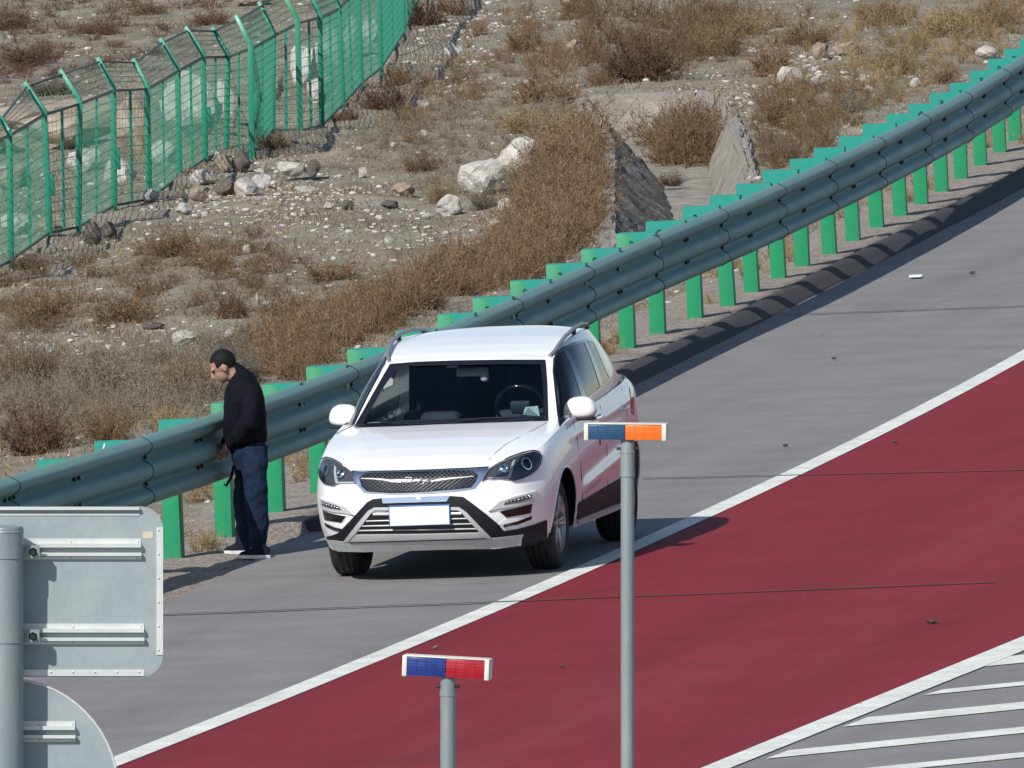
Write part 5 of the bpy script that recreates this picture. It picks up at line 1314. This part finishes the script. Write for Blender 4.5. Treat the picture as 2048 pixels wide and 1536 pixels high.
# hair
h = MB(); h.sphere(hd(-.018, 0, .030), (.098, .081, .094), 34, 24, QX)
h.v = [tuple(v) for v in h.v]; keepv = []
hm = h.mesh('hair'); bmh = bmesh.new(); bmh.from_mesh(hm)
rm = []
for v in bmh.verts:
    l = RX.transposed() @ (v.co-hc); f, u = -l.x, l.z
    if (f > .050 and u < .058) or u < -.050 or (f > .012 and u < .004): rm.append(v)
bmesh.ops.delete(bmh, geom=rm, context='VERTS')
for v in bmh.verts: v.co += Vector((random.uniform(-1, 1), random.uniform(-1, 1), random.uniform(-1, 1)))*.0022
bmh.to_mesh(hm); bmh.free(); hm.polygons.foreach_set('use_smooth', [True]*len(hm.polygons)); link('hair', hm, M_HAIR, person)
# eyes
for s in (-1, 1): MB().sphere(hd(.0795, s*.032, .002), .0062, 10, 8).build('eye', M_HAIR, person, smooth=True)
# jacket
j = MB()
j.tube([pp(483, 741), pp(484, 752), pp(486, 770), pp(488, 795), pp(489, 825), pp(490, 855), pp(491, 876), pp(492, 889)],
       [(px_(14), .075), (px_(23), .13), (px_(33), .205), (px_(41), .215), (px_(43), .20), (px_(44), .195), (px_(42), .19), (px_(39), .185)], 26)
j.tube([pp(474, 752), pp(479, 742), pp(486, 733)], [(px_(12), .075), (px_(13), .078), (px_(11), .070)], 16)           # collar
for d_, P in ARM: j.tube([pp(*q) for q in P[:-1]] + [pp(*P[-2])*.18+pp(*P[-1])*.82], [.078, .073, .069, .060, .047], 14)
jacket = fuse(j, 'jacket', M_JACK, 0.009, 5, 0.030, 0.10)
hem = MB(); hem.tube([pp(492, 880), pp(492, 892)], [(px_(40), .19), (px_(38.5), .186)], 26, cap=False); 
fuse(hem, 'jacket_hem', M_JACK, 0.008, 2) if False else None
# jeans
k_ = MB()
k_.tube([pp(493, 872), pp(495, 890), pp(499, 915), pp(502, 935)], [(px_(34), .165), (px_(36), .175), (px_(36), .175), (px_(32), .15)], 20)
for d_, P in LEG:
    rr = [(px_(31), .105), (px_(25), .095), (px_(23.5), .085), (px_(20), .080), (px_(16), .066)]
    k_.tube([pp(*q) for q in P], rr, 16)
jeans = fuse(k_, 'jeans', M_JEAN, 0.008, 4, 0.024, 0.07)
MB().tube([pp(448, 968, -.06), pp(452, 972, -.06), pp(462, 955, -.07), pp(468, 930, -.08)], [.010, .012, .012, .010], 6).build('strap', M_JACK, person, smooth=True)
# shoes
for (toe, heel, base, dy) in (((477, 0), (541, 0), 1117, -.08), ((447, 0), (500, 0), 1108, .24)):
    y_ = float(G(505, base)[1])-YP
    sh = empty('shoe', (0, 0, 0), 0, person); L = 24; up_ = []; so = []
    for k in range(L):
        t = k/(L-1); x = toe[0]+(heel[0]-toe[0])*t
        hgt = np.interp(t, [0, .1, .3, .5, .7, .85, 1], [.028, .050, .064, .088, .105, .105, .075]); w = np.interp(t, [0, .08, .3, .6, .9, 1], [.020, .038, .048, .040, .036, .022])
        c = pp(x, base, y_); up_.append((c, hgt, w))
    m = MB(); n = 12; V = []
    for c, hg, w in up_:
        for q in range(n):
            a = math.pi*q/(n-1); V.append(c+Vector((0, math.cos(a)*w*(1-.25*math.sin(a)), .020+math.sin(a)**.8*(hg-.02))))
    m.add(V, [(i*n+q, i*n+q+1, (i+1)*n+q+1, (i+1)*n+q) for i in range(L-1) for q in range(n-1)]+[tuple(range(n)), tuple(range((L-1)*n, L*n))[::-1]]); m.build('upper', M_SHOE, sh, smooth=True)
    m = MB(); V = []
    for c, hg, w in up_:
        for dy_, z in ((-w*1.08, .0), (-w*1.1, .026), (w*1.1, .026), (w*1.08, .0)): V.append(c+Vector((0, dy_, z+.002)))
    m.add(V, [(i*4+q, i*4+(q+1) % 4, (i+1)*4+(q+1) % 4, (i+1)*4+q) for i in range(L-1) for q in range(4)]+[(0, 1, 2, 3), tuple(range((L-1)*4, L*4))[::-1]]); m.build('sole', M_SOLE, sh)

# ------------------------------------------------------------------ backs of the traffic signs at the lower left
def plane_pt(px, py, y): return Vector(AY(px, py, y))
YS = 80.0; SS = FPX/YS; XC = 6
foot = plane_pt(XC, 1100, YS); foot.z = 0.0
# true vertical of the picture, seen in the road's tilted frame
VERT = (plane_pt(XC, 1000, YS)-plane_pt(XC, 1300, YS)).normalized()
t_ = plane_pt(XC, 1056, YS); foot = t_ - VERT*(t_.z/VERT.z)
sg = empty('road_sign', tuple(foot)); tag(sg, 'grey back of a rectangular road sign on a thick pole at the lower left', 'sign')
def sl_(px, py, dy=0.0): return plane_pt(px, py, YS+dy)-foot
RTV = Vector(RT)
m = MB(); r0 = 41/SS
npole = [t_-foot - VERT*k for k in np.linspace((t_.z)/VERT.z, 0, 10)]
m.tube(npole, r0, 28).build('pole', M_GALV, sg, smooth=True)
MB().tube([sl_(XC, 1063), sl_(XC, 1053)], [r0*1.03, r0*0.96], 28).build('pole_cap', M_GALV, sg, smooth=True)
def rounded(x0, x1, y0, y1, r, n=8):
    P = []
    for cx, cy, a0 in ((x1-r, y0+r, -90), (x1-r, y1-r, 0), (x0+r, y1-r, 90), (x0+r, y0+r, 180)):
        for k in range(n+1): a = math.radians(a0+90*k/n); P.append((cx+r*math.cos(a), cy+r*math.sin(a)))
    return P
def plate(name, poly, dy, th, mat, parent, f=sl_):
    n = len(poly); V = [f(x, y, dy) for x, y in poly]+[f(x, y, dy+th) for x, y in poly]
    return MB().add(V, [tuple(range(n)), tuple(range(n, 2*n))[::-1]]+[(i, i+n, (i+1) % n+n, (i+1) % n) for i in range(n)]).build(name, mat, parent)
M_SIGNF = simple('sign_face_white', (0.72, 0.73, 0.72), 0.4, var=0.04)
DP = .135
pl_ = plate('sign_plate', rounded(-315, 326, 1013, 1354, 44), DP, .004, M_ALU, sg)
plate('sign_face', rounded(-313, 324, 1015, 1352, 43), DP+.0045, .002, M_SIGNF, sg)
def quad(name, x0, x1, y0, y1, dy, th, mat, parent, f=sl_): return plate(name, [(x0, y0), (x1, y0), (x1, y1), (x0, y1)], dy, th, mat, parent, f)
def rail(x0, x1, y0, f=sl_, parent=sg, xin=0):
    g = empty('mounting_channel', (0, 0, 0), 0, parent)
    quad('flange', x0, x1, y0, y0+12, DP-.004, .003, M_ALUR, g, f)
    quad('web', x0+xin, x1, y0+10, y0+18, DP-.030, .028, M_ALUR, g, f)
    quad('web', x0+xin+3, x1+1, y0+28, y0+35, DP-.030, .028, M_ALUR, g, f)
    quad('flange', x0+5, x1+1, y0+36, y0+42, DP-.004, .003, M_ALUR, g, f)
    for k in range(5):
        for yy in (y0+6, y0+39): MB().sphere(tuple(f(x0+8+(x1-x0-14)*k/4, yy, DP-.005)), .005, 8, 6).build('rivet', M_ALUR, g, smooth=True)
rail(-270, 282, 1077); rail(-270, 288, 1247)
quad('edge_flange', -290, 279, 1014, 1020, DP-.024, .022, M_ALUR, sg); quad('edge_flange', -290, 279, 1027, 1031, DP-.004, .003, M_ALUR, sg)
quad('edge_flange', -290, 289, 1339, 1352, DP-.005, .004, M_ALUR, sg); quad('edge_flange', 313, 326, 1054, 1310, DP-.005, .004, M_ALUR, sg)
for k in range(6): MB().sphere(tuple(sl_(316.5, 1060+k*48, DP-.006)), .005, 8, 6).build('rivet', M_ALUR, sg, smooth=True)
for k in range(5):
    MB().sphere(tuple(sl_(102+k*44, 1344, DP-.006)), .005, 8, 6).build('rivet', M_ALUR, sg, smooth=True)
for yy in (1104, 1273):
    MB().tube([sl_(XC, yy+11), sl_(XC, yy-11)], r0*1.045, 28).build('clamp_band', M_GALV, sg, smooth=True)
    quad('clamp_lug', 50, 79, yy-14, yy+12, .02, .04, M_GALV, sg)
    q = sl_(66, yy, .02); MB().lathe([(0, -.022), (.014, -.022), (.014, 0), (.020, 0), (.020, .004)], 6, 'Y', tuple(q)).build('bolt', M_BOLT, sg)
quad('faded_sticker', 285, 306, 1063, 1077, DP-.002, .0015, simple('faded_tape', (0.50, 0.46, 0.33), 0.7), sg)
# round sign under it on the same pole
circ = [(XC+6+224*math.cos(a), 1582+224*math.sin(a)) for a in np.linspace(0, 2*math.pi, 56, endpoint=False)]
plate('round_plate', circ, DP+.002, .004, M_ALU, sg)
rim_ = MB(); rim_.tube([sl_(x, y, DP+.002) for x, y in circ+circ[:1]], .006, 6).build('round_plate_edge', M_ALUR, sg, smooth=True)
plate('round_face', [(XC+6+221*math.cos(a), 1582+221*math.sin(a)) for a in np.linspace(0, 2*math.pi, 56, endpoint=False)], DP+.0065, .002, M_SIGNF, sg)
rail(-130, 150, 1442); rail(-130, 150, 1660)

# ------------------------------------------------------------------ two posts with flasher bars
M_BLUE = simple('blue_lens', (0.018, 0.075, 0.165), 0.25, var=0.12, scale=30, coat=.4)
M_BLUE2 = simple('deep_blue_lens', (0.010, 0.035, 0.21), 0.25, var=0.12, scale=30, coat=.4)
M_ORNG = simple('orange_lens', (0.90, 0.165, 0.012), 0.3, var=0.08, scale=30, coat=.3)
M_REDN = simple('red_lens', (0.36, 0.006, 0.020), 0.25, var=0.12, scale=30, coat=.4)
M_CREAM = dusty('cream_housing', (0.66, 0.66, 0.56), (0.48, 0.46, 0.38), 0.5, 0.5, 9)
def flasher(label, xc, ytop, half, bar, Y, lens2, lens1, yaw, roll_, collars):
    S_ = FPX/Y; tp = plane_pt(xc, ytop, Y); V_ = (plane_pt(xc, 900, Y)-plane_pt(xc, 1400, Y)).normalized(); ft = tp-V_*(tp.z/V_.z)
    r = empty('flasher_post', tuple(ft)); tag(r, label, 'flasher post', 'posts with two-colour flasher bars')
    Hh = (tp-ft).length; rad = half/S_
    MB().tube([V_*Hh*k/12 for k in range(13)], rad, 24).build('pole', M_GALV, r, smooth=True)
    MB().tube([V_*0, V_*.012], rad*2.4, 24).build('base_flange', M_GALV, r, smooth=True)
    for c0, c1, e in collars:
        h0 = Hh-(c0-ytop)/S_; h1 = Hh-(c1-ytop)/S_; MB().tube([V_*h1, V_*h0], rad*e, 24).build('collar', M_GALV, r, smooth=True)
    x0, x1, y0, y1 = bar; w = (x1-x0)/S_/math.cos(yaw)*.965; h = (y1-y0)/S_; dp = .105
    cpt = plane_pt((x0+x1)/2, (y0+y1)/2, Y)-ft
    hb_ = empty('flasher_bar', tuple(cpt), 0, r); hb_.rotation_euler = (0, roll_-ROLL, yaw)
    MB().box((0, .01, 0), (w*.93, dp-.02, h*.94)).build('housing', M_CREAM, hb_, bevel=.003)
    MB().box((0, 0, h*.475), (w*.99, dp, h*.06)).build('top_cover', M_CREAM, hb_, bevel=.003)
    for s in (-1, 1):
        MB().box((s*(w/2-.012), 0, 0), (.024, dp+.006, h)).build('end_cap', M_CREAM, hb_, bevel=.004)
        le = MB().box((s*w*.225, -dp/2+.006, -.002), (w*.445, .012, h*.86)).build('lens', lens1 if s < 0 else lens2, hb_, bevel=.003)
        for q_ in (-.11, 0, .11): MB().box((s*w*.225+q_*w, -dp/2-.0015, -.002), (.0025, .003, h*.80)).build('lens_rib', lens1 if s < 0 else lens2, le)
        for q_ in (-.28, -.14, 0, .14, .28): MB().box((s*w*.225, -dp/2-.001, q_*h-.002), (w*.43, .002, .0018)).build('lens_rib', lens1 if s < 0 else lens2, le)
    MB().tube([V_*(Hh-.03), V_*(Hh+.005)], rad*.86, 20).build('spigot', M_GALV, r, smooth=True)
    for s in (-1, 1): 
        q = V_*(Hh-.045)+RTV*(s*rad*1.0); MB().tube([q, q+RTV*s*.022], .008, 8).build('set_screw', M_BOLT, r)
    return r, V_, Hh, S_, tp-ft
r1, V1, H1, S1, T1 = flasher('taller galvanised post with a blue and orange flasher bar in front of the car', 1255, 880, 13.5, (1167, 1338, 846, 880), 95.0, M_ORNG, M_BLUE, -.13, 0.0, [(884, 952, 1.06), (900, 906, 1.12), (948, 953, 1.12)])
MB().tube([T1+RTV*(-55/S1)+V1*.004, T1+RTV*(-55/S1)-V1*.028], .004, 6).build('drain_wire', M_BOLT, r1)
r2, V2, H2, S2, T2 = flasher('shorter galvanised post with a blue and red flasher bar at the bottom of the picture', 896, 1355, 15.5, (804, 985, 1313, 1355), 90.0, M_REDN, M_BLUE2, -.16, .040, [(1382, 1392, 1.08), (1357, 1384, .80)])
